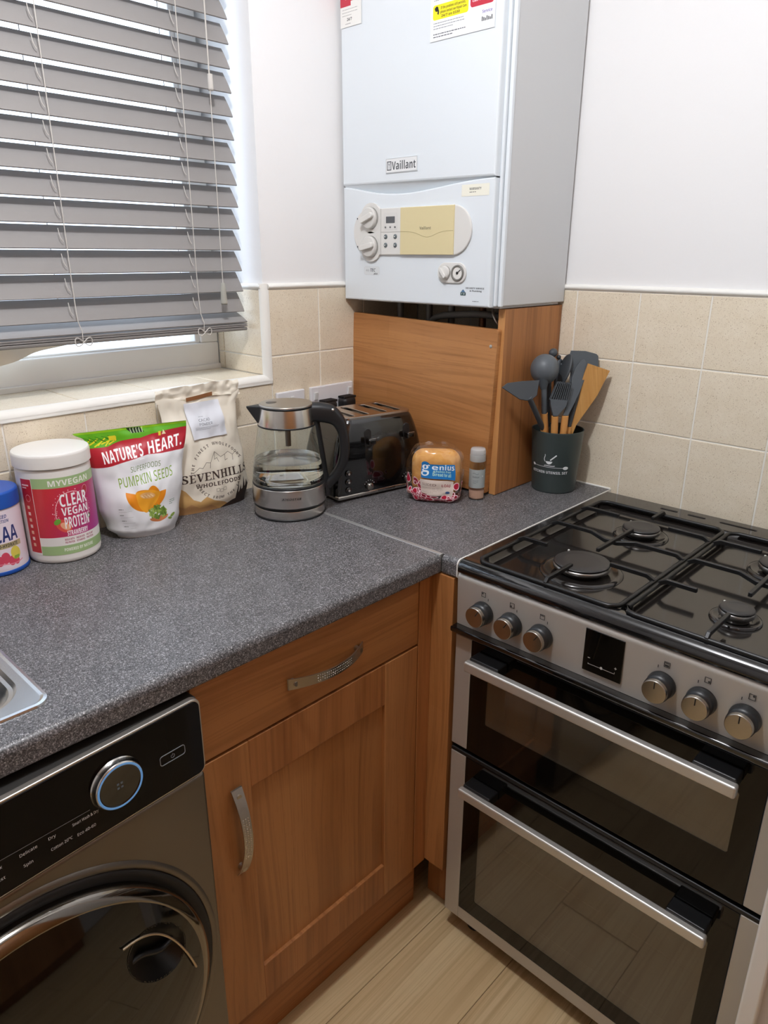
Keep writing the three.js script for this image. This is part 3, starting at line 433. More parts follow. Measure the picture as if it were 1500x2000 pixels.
// ---------------------------------------------------------------- freestanding gas cooker: front faces -x, z 0.6415 .. 1.24
{
  const c = thing('gas_cooker', 'stainless steel gas cooker with black glass oven doors against the tiled wall', 'cooker');
  const z0 = 0.6425, z1 = 1.241, XF = -0.606, zc = (z0 + z1) / 2;
  const steel = std({ color: 0xc0bcb5, roughness: 0.42, metalness: 0.5 }), hob = phy({ color: 0x231f1d, roughness: 0.14, metalness: 0.2, clearcoat: 0.4, clearcoatRoughness: 0.06 }), iron = std({ color: 0x101010, roughness: 0.4 });
  const glass = phy({ color: 0x0b0a09, roughness: 0.05, ior: 1.45 }), bl = std({ color: 0x121213, roughness: 0.38 });
  part('body', [rbox(-0.565, -0.03, 0.045, 0.885, z0 + 0.004, z1 - 0.004, 0.004)], std({ color: 0x3b3b3b, roughness: 0.5, metalness: 0.3 }), c);
  for (const z of [z0 + 0.05, z1 - 0.05]) for (const x of [-0.55, -0.08]) part('foot', cyl(0.016, 0.02, 0.046, 16), M.black, c, [x, 0.023, z]);
  // control panel: slightly rolled top edge
  const cp = new THREE.Shape(); cp.moveTo(0.56, 0.781); cp.lineTo(-XF - 0.002, 0.781); cp.lineTo(-XF + 0.001, 0.876); cp.absarc(-XF - 0.011, 0.8765, 0.012, 0, PI / 2); cp.lineTo(0.56, 0.8885); cp.closePath();
  const panel = part('control_panel', new THREE.ExtrudeGeometry(cp, { depth: z1 - z0, bevelEnabled: false, curveSegments: 10 }).rotateY(PI).translate(0, 0, z1), steel, c);
  // hob: rim with a pressed well
  const RT = 0.912, well = 0.9, rim = rrect(0.028, 0.592, z0 - 0.0005, z1, 0.004); // drawn in (-x, z)
  rim.holes.push(rrect(0.098, 0.578, z0 + 0.028, z1 - 0.028, 0.03, THREE.Path));
  for (const [a, b] of [[0.787, 0.8246], [0.8487, 0.8855], [0.917, 0.991], [1.03, 1.066]]) rim.holes.push(rrect(0.0525, 0.0595, a, b, 0.0034, THREE.Path));
  const flat = (sh, y, d, bev = 0) => extr(sh, d, bev, 10).rotateX(PI / 2).rotateY(0).applyMatrix4(new THREE.Matrix4().makeScale(-1, 1, 1)).translate(0, y, 0);
  function flip(g0) { const g = clean(g0), p = g.attributes.position, n = g.attributes.normal, u = g.attributes.uv; for (let i = 0; i < p.count; i += 3) for (const at of [p, n, u]) { const k = at.itemSize; for (let q = 0; q < k; q++) { const t = at.array[(i + 1) * k + q]; at.array[(i + 1) * k + q] = at.array[(i + 2) * k + q]; at.array[(i + 2) * k + q] = t; } } g.computeVertexNormals(); return g; }
  const hobPart = part('hob', [flip(flat(rim, RT, 0.022, 0.002)), box(-0.58, -0.09, well - 0.004, well, z0 + 0.02, z1 - 0.02)], hob, c);
  // sloping walls of the well
  const inner = (o) => { const pts = rrect(0.098 + o, 0.578 - o, z0 + 0.028 + o, z1 - 0.028 - o, 0.03 - o * 0.5).getPoints(8); return pts.map((q) => [-q.x, q.y]); };
  { const a = inner(-0.001), d = inner(0.012), n = a.length; part('well_wall', surf((u, v) => { const i = Math.min(n - 1, Math.round(u * (n - 1))), p = a[i], q = d[i]; return [p[0] + (q[0] - p[0]) * v, RT - 0.001 + (well + 0.0002 - RT) * Math.sin(v * PI / 2), p[1] + (q[1] - p[1]) * v]; }, n - 1, 4), (() => { const m = hob.clone(); m.side = THREE.DoubleSide; return m; })(), hobPart); }
  // black rolled front of the hob
  { const s = new THREE.Shape(); s.moveTo(0.582, 0.8892); s.lineTo(0.6075, 0.8892); s.lineTo(0.609, 0.892); s.absellipse(0.590, 0.893, 0.0190, 0.0195, 0, PI / 2); s.lineTo(0.582, 0.9125); s.closePath(); part('front_roll', new THREE.ExtrudeGeometry(s, { depth: z1 - z0, bevelEnabled: false, curveSegments: 10 }).rotateY(PI).translate(0, 0, z1), M.blackGloss, hobPart); }
  // burners
  function burner(x, z, r) {
    const g = new THREE.Group(); g.name = 'burner'; g.position.set(x, well, z); c.add(g);
    part('burner_bowl', lathe([[r * 1.45, 0.0005], [r * 1.4, 0.004], [r * 1.25, 0.0045], [r * 1.18, 0.0015], [r * 0.9, 0.001]], 48), hob, g);
    part('burner_ring', lathe([[r * 0.75, 0.001], [r * 0.82, 0.008], [r * 0.98, 0.0095], [r * 1.0, 0.016], [r * 0.86, 0.018], [0.0001, 0.018]], 48), std({ color: 0x8f8c88, roughness: 0.3, metalness: 0.9 }), g);
    part('burner_cap', lathe([[0.0001, 0.0225], [r * 0.55, 0.0225], [r * 0.6, 0.0232], [r * 0.66, 0.0225], [r * 0.88, 0.0222], [r * 0.96, 0.0205], [r * 0.97, 0.0185], [0.0001, 0.0182]].reverse(), 48), std({ color: 0x2c2a29, roughness: 0.4 }), g);
    part('spark_plug', cyl(0.002, 0.002, 0.016, 10), M.trim, g, [r * 0.75, 0.009, -r * 0.95]);
  }
  burner(-0.467, 0.818, 0.052); burner(-0.222, 0.818, 0.038); burner(-0.462, 1.089, 0.0275); burner(-0.222, 1.085, 0.038);
  // pan supports
  function bar(pts, w = 0.0068, h = 0.0085) { const out = []; for (let i = 0; i + 1 < pts.length; i++) { const a = V3(...pts[i]), b = V3(...pts[i + 1]), l = a.distanceTo(b); const g = new RoundedBoxGeometry(w, h, l + 0.003, 1, 0.0015); g.lookAt(b.clone().sub(a)); g.translate((a.x + b.x) / 2, (a.y + b.y) / 2, (a.z + b.z) / 2); out.push(g); } return out; }
  function support(za, zb, zb1, rb) {
    const g = new THREE.Group(); g.name = 'pan_support'; c.add(g); const Y = 0.9235, yl = 0.915, xa = -0.588, xb = -0.108;
    const fr = rrect(-xb, -xa, za, zb, 0.02).getPoints(5).map((q) => [-q.x, yl, q.y]); part('frame', tube(fr.slice(0, -1), 0.0042, 90, 8, true, 0.1), iron, g);
    const zm = (za + zb) / 2, xs = [-0.45, -0.3255, -0.2];
    const add = (p) => part('bar', bar(p), iron, g);
    for (const [x, a, b] of [[xs[0], za, 0.062], [xs[2], za, 0.085]]) { add([[x, yl + 0.002, a], [x, Y, a + 0.012], [x, Y, a + b]]); add([[x, yl + 0.002, zb], [x, Y, zb - 0.012], [x, Y, zb - 0.08]]); }
    add([[xs[1], yl + 0.002, za], [xs[1], Y, za + 0.012], [xs[1], Y, za + 0.09], [xs[1] - 0.012, Y - 0.005, zm - 0.012], [xs[1] - 0.012, Y - 0.005, zm + 0.012], [xs[1], Y, zm + 0.045], [xs[1], Y, zb - 0.012], [xs[1], yl + 0.002, zb]]);
    add([[xa, yl + 0.002, rb], [xa + 0.006, Y, rb], [xa + 0.085, Y, rb]]); add([[-0.405, Y, rb], [-0.262, Y, rb]]); add([[xb, yl + 0.002, rb], [xb - 0.008, Y, rb], [-0.165, Y, rb]]);
    for (const x of [xa + 0.03, xb - 0.03]) for (const z of [za, zb]) part('pad', cyl(0.004, 0.005, 0.013, 10), M.black, g, [x, 0.9085, z]);
  }
  support(0.671, 0.946, 0, 0.816); support(0.957, 1.224, 0, 1.089);
  // knobs
  const skirt = lathe([[0.0001, 0.0], [0.0225, 0.0], [0.0225, 0.004], [0.0212, 0.008], [0.0205, 0.0215], [0.0001, 0.0215]], 40).rotateZ(PI / 2), cap = lathe([[0.0001, 0.008], [0.018, 0.008], [0.0192, 0.0068], [0.0196, 0.0]], 40).rotateZ(PI / 2);
  const icons = [[0, 0], [0, 1], [2, 2], [3, 3], [1, 1], [1, 0]];
  [0.7035, 0.7655, 0.8275, 1.0415, 1.1025, 1.164].forEach((z, i) => {
    const k = part('knob', skirt, std({ color: 0x1f2123, roughness: 0.38 }), panel, [XF - 0.0005, 0.8255, z]);
    part('knob_cap', cap, std({ color: 0xbdb7ad, roughness: 0.27, metalness: 1 }), k, [-0.0215, 0, 0]);
    part('pointer', rbox(-0.0305, -0.0292, 0.006, 0.0175, -0.0008, 0.0008, 0.0004, 1), M.black, k, [0, 0, 0], [i < 3 ? 0.55 : 0, 0, 0]);
    const tex = print(64, 64, (x) => { x.fillStyle = '#8f8c88'; x.fillRect(0, 0, 64, 64); x.clearRect(0, 0, 64, 64); x.strokeStyle = '#2c2b2a'; x.lineWidth = 5; x.strokeRect(10, 10, 44, 44); x.fillStyle = '#2c2b2a'; if (i === 2 || i === 3) { x.fillRect(16, i === 2 ? 16 : 16, 32, 7); if (i === 3) x.fillRect(16, 34, 32, 14); } else { const dx = i < 2 ? 22 : 42, dy = (i === 0 || i === 5) ? 22 : 42; x.beginPath(); x.arc(dx, dy, 8, 0, 7); x.fill(); } });
    part('symbol', sheet(0.0125, 0.0125), std({ map: tex, transparent: true, roughness: 0.5 }), panel, [XF - 0.0016, 0.8625, z + (i < 3 ? -0.0005 : 0.004)], [0, -PI / 2, 0]);
    part('tick', sheet(0.0012, 0.005), std({ color: 0x2c2b2a }), panel, [XF - 0.0014, 0.855, z + (i < 3 ? 0.01 : -0.009)], [0, -PI / 2, 0]);
  });
  // clock display
  const dtex = print(256, 256, (x, w, h) => { x.fillStyle = '#050505'; x.fillRect(0, 0, w, h); x.strokeStyle = '#c9c7c2'; x.lineWidth = 3; x.beginPath(); x.moveTo(36, 214); x.lineTo(36, 204); x.moveTo(36, 210); x.lineTo(214, 210); x.lineTo(214, 200); x.stroke(); x.lineWidth = 4; x.beginPath(); x.moveTo(30, 172); x.lineTo(46, 172); x.stroke(); x.fillStyle = '#c9c7c2'; x.beginPath(); x.arc(126, 208, 9, 0, 7); x.fill(); text(x, '+', 218, 176, 34, { color: '#c9c7c2' }); });
  part('clock_display', boxUV(rbox(-0.0024, 0, 0.797, 0.8745, 0.909, 0.9775, 0.0008, 1)), M.blackGloss, panel, [XF, 0, 0]);
  part('clock_print', sheet(0.067, 0.076), phy({ map: dtex, roughness: 0.1, clearcoat: 1 }), panel, [XF - 0.0026, 0.8358, 0.94325], [0, -PI / 2, 0]);
  // vent lip under the panel
  part('vent_lip', rbox(-0.622, -0.56, 0.7685, 0.7805, z0 - 0.004, z1, 0.004), M.blackGloss, c);
  // doors: black glass between steel borders, window with the oven behind
  function door(y0, y1, bottom, wy0, wy1, hy, sf) {
    const d = new THREE.Group(); d.name = 'oven_door'; c.add(d); const gz0 = 0.6805, gz1 = 1.2125, wz0 = 0.722, wz1 = 1.1765;
    part('steel_border', rbox(-0.606, -0.572, y0, y1, z0, gz0, 0.002), steel, d); part('steel_border', rbox(-0.606, -0.572, y0, y1, gz1, z1, 0.002), steel, d); if (bottom) part('steel_border', rbox(-0.6055, -0.572, y0, y0 + bottom, gz0, gz1, 0.001), steel, d);
    const yb = y0 + (bottom || 0), s = rrect(gz0 + 0.0005, gz1 - 0.0005, yb + 0.0005, y1, 0.001); s.holes.push(rrect(wz0, wz1, wy0, wy1, 0.004, THREE.Path));
    part('black_glass', extr(s, 0.006, 0.0006, 4).rotateY(-PI / 2).translate(-0.6, 0, 0), glass, d);
    part('oven_window', box(-0.6055, -0.6005, wy0 - 0.001, wy1 + 0.001, wz0 - 0.001, wz1 + 0.001), phy({ color: 0xb3ad9f, roughness: 0.04, transmission: 0.9, thickness: 0, ior: 2.1 }), d);
    part('top_cap', rbox(-0.606, -0.57, y1 - 0.0005, y1 + 0.009, z0, z1, 0.003), M.black, d);
    part('cavity', [box(-0.572, -0.57, y0, wy0, gz0, gz1), box(-0.572, -0.57, wy1, y1, gz0, gz1), box(-0.572, -0.57, y0, y1, gz0, wz0 + 0.02), box(-0.572, -0.57, y0, y1, wz1 - 0.02, gz1)], M.enamel, d);
    part('inner_frame', [box(-0.5995, -0.572, wy1 + 0.002, wy1 + 0.004, wz0, wz1), box(-0.5995, -0.572, wy0 - 0.004, wy0 - 0.002, wz0, wz1)], M.enamel, d);
    part('oven_lining', box(-0.5695, -0.566, wy0 - 0.01, wy1 + 0.01, wz0, wz1), M.enamel, d);
    part('shelf_wire', tube([[-0.596, wy0 + (wy1 - wy0) * sf, wz0 + 0.02], [-0.596, wy0 + (wy1 - wy0) * sf, wz1]], 0.0014, 2, 6), M.chrome, d);
    const hs = new THREE.Shape(); hs.moveTo(0.6855, 0); hs.lineTo(1.175, 0); hs.quadraticCurveTo(1.176, 0.01, 1.164, 0.0105); hs.lineTo(0.697, 0.0105); hs.quadraticCurveTo(0.686, 0.01, 0.6855, 0); hs.closePath();
    const hx = -0.6425, h = part('handle', extr(hs, 0.014, 0.0022, 8).rotateX(-PI / 2).rotateX(0).applyMatrix4(new THREE.Matrix4().makeTranslation(0, 0, 0)), std({ color: 0xd6d3cd, roughness: 0.42, metalness: 0.75 }), d);
    h.geometry = (() => { const g = new RoundedBoxGeometry(0.015, 0.021, 0.486, 3, 0.004); return g; })(); h.position.set(hx, hy, 0.938);
    for (const z of [0.732, 1.145]) part('handle_bracket', rbox(-0.032, 0, -0.006, 0.016, -0.032, 0.032, 0.003), bl, h, [hx + 0.6425 + 0.0365, 0, z - 0.938]);
  }
  door(0.508, 0.758, 0, 0.587, 0.7, 0.727, 0.82); door(0.058, 0.49, 0.032, 0.133, 0.402, 0.437, 0.66);
  part('gap_shade', rbox(-0.59, -0.56, 0.488, 0.51, z0 + 0.002, z1 - 0.002, 0.002), M.gapShade, c);  // dark strip, coloured as the shade in the gap between the doors
}
// ---------------------------------------------------------------- washing machine under the worktop
{
  const XR = -1.1475, XC = XR - 0.2985, ZF = 0.606;
  const w = thing('washing_machine', 'dark graphite washing machine with a black control panel under the worktop', 'washing machine', [XR - (0.2985 * Math.cos(0.06) + ZF * Math.sin(0.06)), 0, ZF - (-0.2985 * Math.sin(0.06) + ZF * Math.cos(0.06))], 0.06);
  const body = std({ color: 0x7a746b, roughness: 0.36, metalness: 0.85 }), hw = 0.2985;
  part('cabinet', [rbox(-hw, hw, 0.02, 0.848, 0.02, ZF - 0.006, 0.006), rbox(-hw, hw, 0.02, 0.735, ZF - 0.03, ZF, 0.006)], body, w);
  for (const x of [-0.25, 0.25]) part('foot', cyl(0.02, 0.022, 0.022, 14), M.black, w, [x, 0.011, 0.55]);
  part('top_edge', rbox(-hw, hw, 0.846, 0.861, 0.02, ZF - 0.004, 0.004), std({ color: 0x5a5855, roughness: 0.4, metalness: 0.7 }), w);
  // control panel: black glass plate in a bright thin frame
  const y0 = 0.7395, y1 = 0.8625;
  part('panel_frame', extr(rrect(-hw, hw, y0 - 0.0015, y1 + 0.0015, 0.013), 0.0105, 0.0015, 8).translate(0, 0, ZF - 0.008), std({ color: 0xd8d4cc, roughness: 0.3, metalness: 0.9 }), w);
  const panel = part('control_panel', extr(rrect(-hw + 0.0028, hw - 0.0028, y0 + 0.0014, y1 - 0.0016, 0.0112), 0.0105, 0.001, 8).translate(0, 0, ZF - 0.0065), phy({ color: 0x05060a, roughness: 0.08, specularIntensity: 0.4 }), w);
  const zf = ZF + 0.0042;
  const ptex = print(1024, 512, (x, W, Hh) => { // x 0.46 m wide, from local x -0.17 to 0.29
    x.clearRect(0, 0, W, Hh); const S = 1024 / 0.24, P = (lx) => (lx + 0.0) * S, Y = (ly) => (0.8625 - ly) / 0.123 * 512;
    x.strokeStyle = '#8d9096'; x.lineWidth = 3; x.beginPath(); x.moveTo(0, Y(0.7905)); x.lineTo(P(0.124), Y(0.7875)); x.stroke();
    const t = (s, lx, ly, wd) => text(x, s, P(lx), Y(ly), 25, { color: '#e3e4e8', weight: 'normal', w: wd * S * 1.2 });
    t('Smart Wash & Dry', 0.117, 0.7798, 0.029); t('Eco 40-60', 0.116, 0.7618, 0.021); t('Dry', 0.074, 0.7804, 0.008); t('Cotton 20°C', 0.084, 0.7634, 0.023); t('Delicate', 0.0455, 0.7805, 0.018); t('Spin', 0.043, 0.764, 0.01); t('Mix', 0.010, 0.781, 0.009); t('Fast', 0.010, 0.7645, 0.011);
  });
  part('programme_print', sheet(0.24, 0.123), std({ map: ptex, transparent: true, roughness: 0.3 }), panel, [0.12, 0.801, zf + 0.0003]);
  const ring2 = rrect(0.2265, 0.2665, 0.7885, 0.804, 0.004); ring2.holes.push(rrect(0.2273, 0.2657, 0.7893, 0.8032, 0.0035, THREE.Path));
  const pw = part('power_button', extr(ring2, 0.0008, 0, 8).translate(0, 0, zf - 0.0003), std({ color: 0x8b8e94, roughness: 0.4 }), panel);
  part('power_symbol', [new THREE.TorusGeometry(0.0028, 0.0003, 6, 24, 5.2).rotateZ(PI / 2 + 0.54).translate(0.2465, 0.796, zf + 0.0003), box(0.2463, 0.2467, 0.7965, 0.8, zf, zf + 0.0006)], std({ color: 0x8b8e94 }), pw);
  // dial
  const dl = new THREE.Group(); dl.name = 'dial'; dl.position.set(0.163, 0.8045, zf - 0.001); panel.add(dl);
  part('dial_body', lathe([[0.036, 0], [0.0358, 0.002], [0.034, 0.003], [0.0335, 0.0085], [0.0328, 0.0102], [0.0316, 0.011]], 64).rotateX(PI / 2), M.chrome, dl);
  part('dial_ring', lathe([[0.0318, 0.0111], [0.0304, 0.0117], [0.0288, 0.0111]].reverse(), 64).rotateX(PI / 2), std({ color: 0x6f9cc4, roughness: 0.3, emissive: 0x4d86c0, emissiveIntensity: 0.45 }), dl).name = 'dial_light_ring';
  part('dial_face', lathe([[0.0290, 0.0111], [0.027, 0.0098], [0.0001, 0.0095]], 64).rotateX(PI / 2), M.blackGloss, dl);
  for (const [a, b] of [[-1, -1], [-1, 1], [1, -1], [1, 1]]) part('dial_dot', sheet(0.0032, 0.0032), std({ color: 0x6f7d88 }), dl, [a * 0.0026, b * 0.003, 0.0098]);
  // round door: black gap, chrome ring, bulging black glass, grip
  const DC = [0, 0.4316, ZF];
  const dd = new THREE.Group(); dd.name = 'door'; dd.position.set(...DC); w.add(dd);
  part('gap_shade', lathe([[0.280, 0.0002], [0.2785, 0.0035], [0.272, 0.0045], [0.266, 0.002], [0.255, 0.0004]].reverse(), 96).rotateX(PI / 2), M.gapShade, dd);  // raised black ring painting the shade of the gap round the door
  part('outer_rim', lathe([[0.2905, 0.0003], [0.287, 0.004], [0.2805, 0.0035], [0.279, 0]], 96).rotateX(PI / 2), body, dd);
  part('chrome_ring', lathe([[0.262, 0.001], [0.264, 0.012], [0.260, 0.021], [0.249, 0.026], [0.246, 0.0255]], 96).rotateX(PI / 2), std({ color: 0x8f8a83, roughness: 0.1, metalness: 1 }), dd);
  // glass with a scooped grip on the right side
  const hx = 0.168, hy = 0.088;
  const zAt = (x, y) => { const v = Math.hypot(x, y) / 0.2475; return 0.025 + 0.030 * (1 - Math.pow(v, 2.6)); };
  const inGrip = (x, y, k = 1) => { const dx = (x - 0.170) / 0.048, dy = (y - 0.095 + 0.45 * (x - 0.170)) / 0.046; return dx * dx + dy * dy < k; };
  const dome = surf((u, v) => { const r = 0.2475 * v, a = u * 2 * PI, x = r * Math.cos(a), y = r * Math.sin(a); return [x, y, zAt(x, y)]; }, 220, 110);
  { const p = dome.attributes.position, keep = []; const ix = dome.index.array; for (let i = 0; i < ix.length; i += 3) { let x = 0, y = 0; for (let q = 0; q < 3; q++) { x += p.getX(ix[i + q]) / 3; y += p.getY(ix[i + q]) / 3; } if (!inGrip(x, y, 0.94)) keep.push(ix[i], ix[i + 1], ix[i + 2]); } dome.setIndex(keep); }
  part('door_glass', dome, phy({ color: 0x0b0a09, roughness: 0.05, ior: 1.6, side: THREE.DoubleSide }), dd);
  // grip: a scooped opening below a bright arched lip
  const lip = []; for (let i = 0; i <= 16; i++) { const t = i / 16, x = 0.120 + 0.108 * t, y = 0.150 - 0.013 * t - 0.112 * t * t * t - 0.018 * t * t; lip.push([x, y, zAt(x, y) + 0.003]); }
  const grip = part('door_grip', surf((u, v) => { const a = u * 2 * PI, x = 0.170 + 0.048 * v * Math.cos(a), y0 = 0.095 + 0.046 * v * Math.sin(a) - 0.45 * 0.048 * v * Math.cos(a); return [x, y0, zAt(x, y0) + 0.0006 - 0.022 * (1 - v * v)]; }, 48, 10), phy({ color: 0x060606, roughness: 0.3, side: THREE.DoubleSide }), dd);
  part('grip_lip', tube(lip, 0.0017, 40, 8), std({ color: 0xc9b79d, roughness: 0.3, metalness: 0.9 }), grip);
  part('grip_bar', tube(Array.from({ length: 9 }, (_, i) => { const t = i / 8, x = 0.132 + 0.07 * t, y = 0.105 - 0.028 * t + 0.004 * Math.sin(t * 7); return [x, y, zAt(x, y) - 0.012]; }), 0.004, 24, 8), M.blackSatin, grip);
}
// ---------------------------------------------------------------- inset sink
{
  const s = thing('kitchen_sink', 'stainless steel inset sink with a raised bright rim in the worktop', 'sink');
  const st = std({ color: 0xd3d6d9, roughness: 0.27, metalness: 1 });
  const outl = (o, r) => rrect(-2.22 + o, -1.3165 - o, 0.088 + o, 0.5465 - o, r).getPoints(6); // x, z
  const ringSurf = (a, ya, b, yb) => { const n = a.length; return surf((u, v) => { const i = Math.min(n - 1, Math.round(u * (n - 1))); return [a[i].x + (b[i].x - a[i].x) * v, ya + (yb - ya) * v, a[i].y + (b[i].y - a[i].y) * v]; }, n - 1, 1); };
  const dsM = st.clone(); dsM.side = THREE.DoubleSide;
  part('rim', [ringSurf(outl(0, 0.022), H + 0.0004, outl(0.001, 0.021), H + 0.0032), ringSurf(outl(0.001, 0.021), H + 0.0032, outl(0.005, 0.018), H + 0.004), ringSurf(outl(0.005, 0.018), H + 0.004, outl(0.0085, 0.016), H + 0.0022)], dsM, s);
  const bowl = (o, r) => rrect(-1.80 + o, -1.3365 - o, 0.125 + o, 0.523 - o, r).getPoints(8);
  const deck = new THREE.Shape(outl(0.0085, 0.016).map((p) => V2(p.x, -p.y))); deck.holes.push(new THREE.Path(bowl(0, 0.055).map((p) => V2(p.x, -p.y))));
  part('deck', new THREE.ShapeGeometry(deck, 8).rotateX(-PI / 2).translate(0, H + 0.0022, 0), dsM, s);
  const tr = (o, r) => bowl(o, r);
  part('tray', [ringSurf(tr(0, 0.055), H + 0.0022, tr(0.004, 0.053), H - 0.003), ringSurf(tr(0.004, 0.053), H - 0.003, tr(0.009, 0.05), H - 0.004), ringSurf(tr(0.009, 0.05), H - 0.004, tr(0.013, 0.048), H - 0.012), ringSurf(tr(0.013, 0.048), H - 0.012, tr(0.022, 0.045), H - 0.024), new THREE.ShapeGeometry(new THREE.Shape(tr(0.022, 0.045).map((p) => V2(p.x, -p.y))), 8).rotateX(-PI / 2).translate(0, H - 0.024, 0)], dsM, s);
  part('waste', lathe([[0.0001, 0], [0.02, 0], [0.038, 0.003], [0.042, 0]], 32), M.chrome, s, [-1.57, H - 0.0235, 0.32]);
  const pan = thing('frying_pan', 'edge of a round black pan standing in the steel sink tray', 'pan', [-1.478, H - 0.0238, 0.375]);
  part('pan_body', lathe([[0.0001, 0.004], [0.075, 0.004], [0.098, 0.045], [0.1, 0.045], [0.078, 0], [0.0001, 0]].reverse(), 48), M.blackSatin, pan);
  part('handle', rbox(-0.25, -0.095, 0.034, 0.046, -0.011, 0.011, 0.005), M.black, pan);
}
// ---------------------------------------------------------------- sockets behind the toaster
function socket(x, y, double, label) {
  const w = double ? 0.147 : 0.087, h = 0.087, s = thing('wall_socket', label, 'socket', [x, y, 0]);
  part('face_plate', rbox(-w / 2, w / 2, -h / 2, h / 2, 0, 0.0095, 0.003), phy({ color: 0xe7e6e8, roughness: 0.3 }), s);
  for (const q of double ? [-0.0585, 0.0585] : [0.0]) { part('switch', rbox(-0.006, 0.006, -0.0105, 0.0105, 0.0095, 0.0135, 0.002), phy({ color: 0xdcdcda, roughness: 0.3 }), s, [q, 0.0215, 0], [0.12, 0, 0]); }
  return s;
}
socket(-0.4765, 1.088, false, 'white single socket plate on the tiles behind the kettle');
socket(-0.3395, 1.0885, true, 'white double socket plate on the tiles behind the toaster');
const plugM = std({ color: 0x1b1b1c, roughness: 0.45 });
function plug(x, y, label) {
  const p = thing('power_plug', label, 'plug', [x, y, 0.0097], 0, 'black plugs in the double socket');
  part('plug_body', new RoundedBoxGeometry(0.046, 0.05, 0.034, 4, 0.013).translate(0, 0, 0.0171), plugM, p);
  for (let i = -2; i <= 2; i++) part('grip_rib', rbox(-0.021, 0.021, 0.02, 0.0262, 0.006 + (i + 2) * 0.0055, 0.0085 + (i + 2) * 0.0055, 0.001, 1), plugM, p);
  part('cable', tube([[0, -0.024, 0.017], [0, -0.06, 0.018], [0.01, -0.11, 0.02], [0.03, -0.158, 0.022]], 0.0033, 20, 8), plugM, p);
}
plug(-0.372, 1.073, 'black plug beside the left switch of the double socket'.replace('left ', 'kettle-side ')); plug(-0.306, 1.075, 'black plug under the boxing-side switch of the double socket');

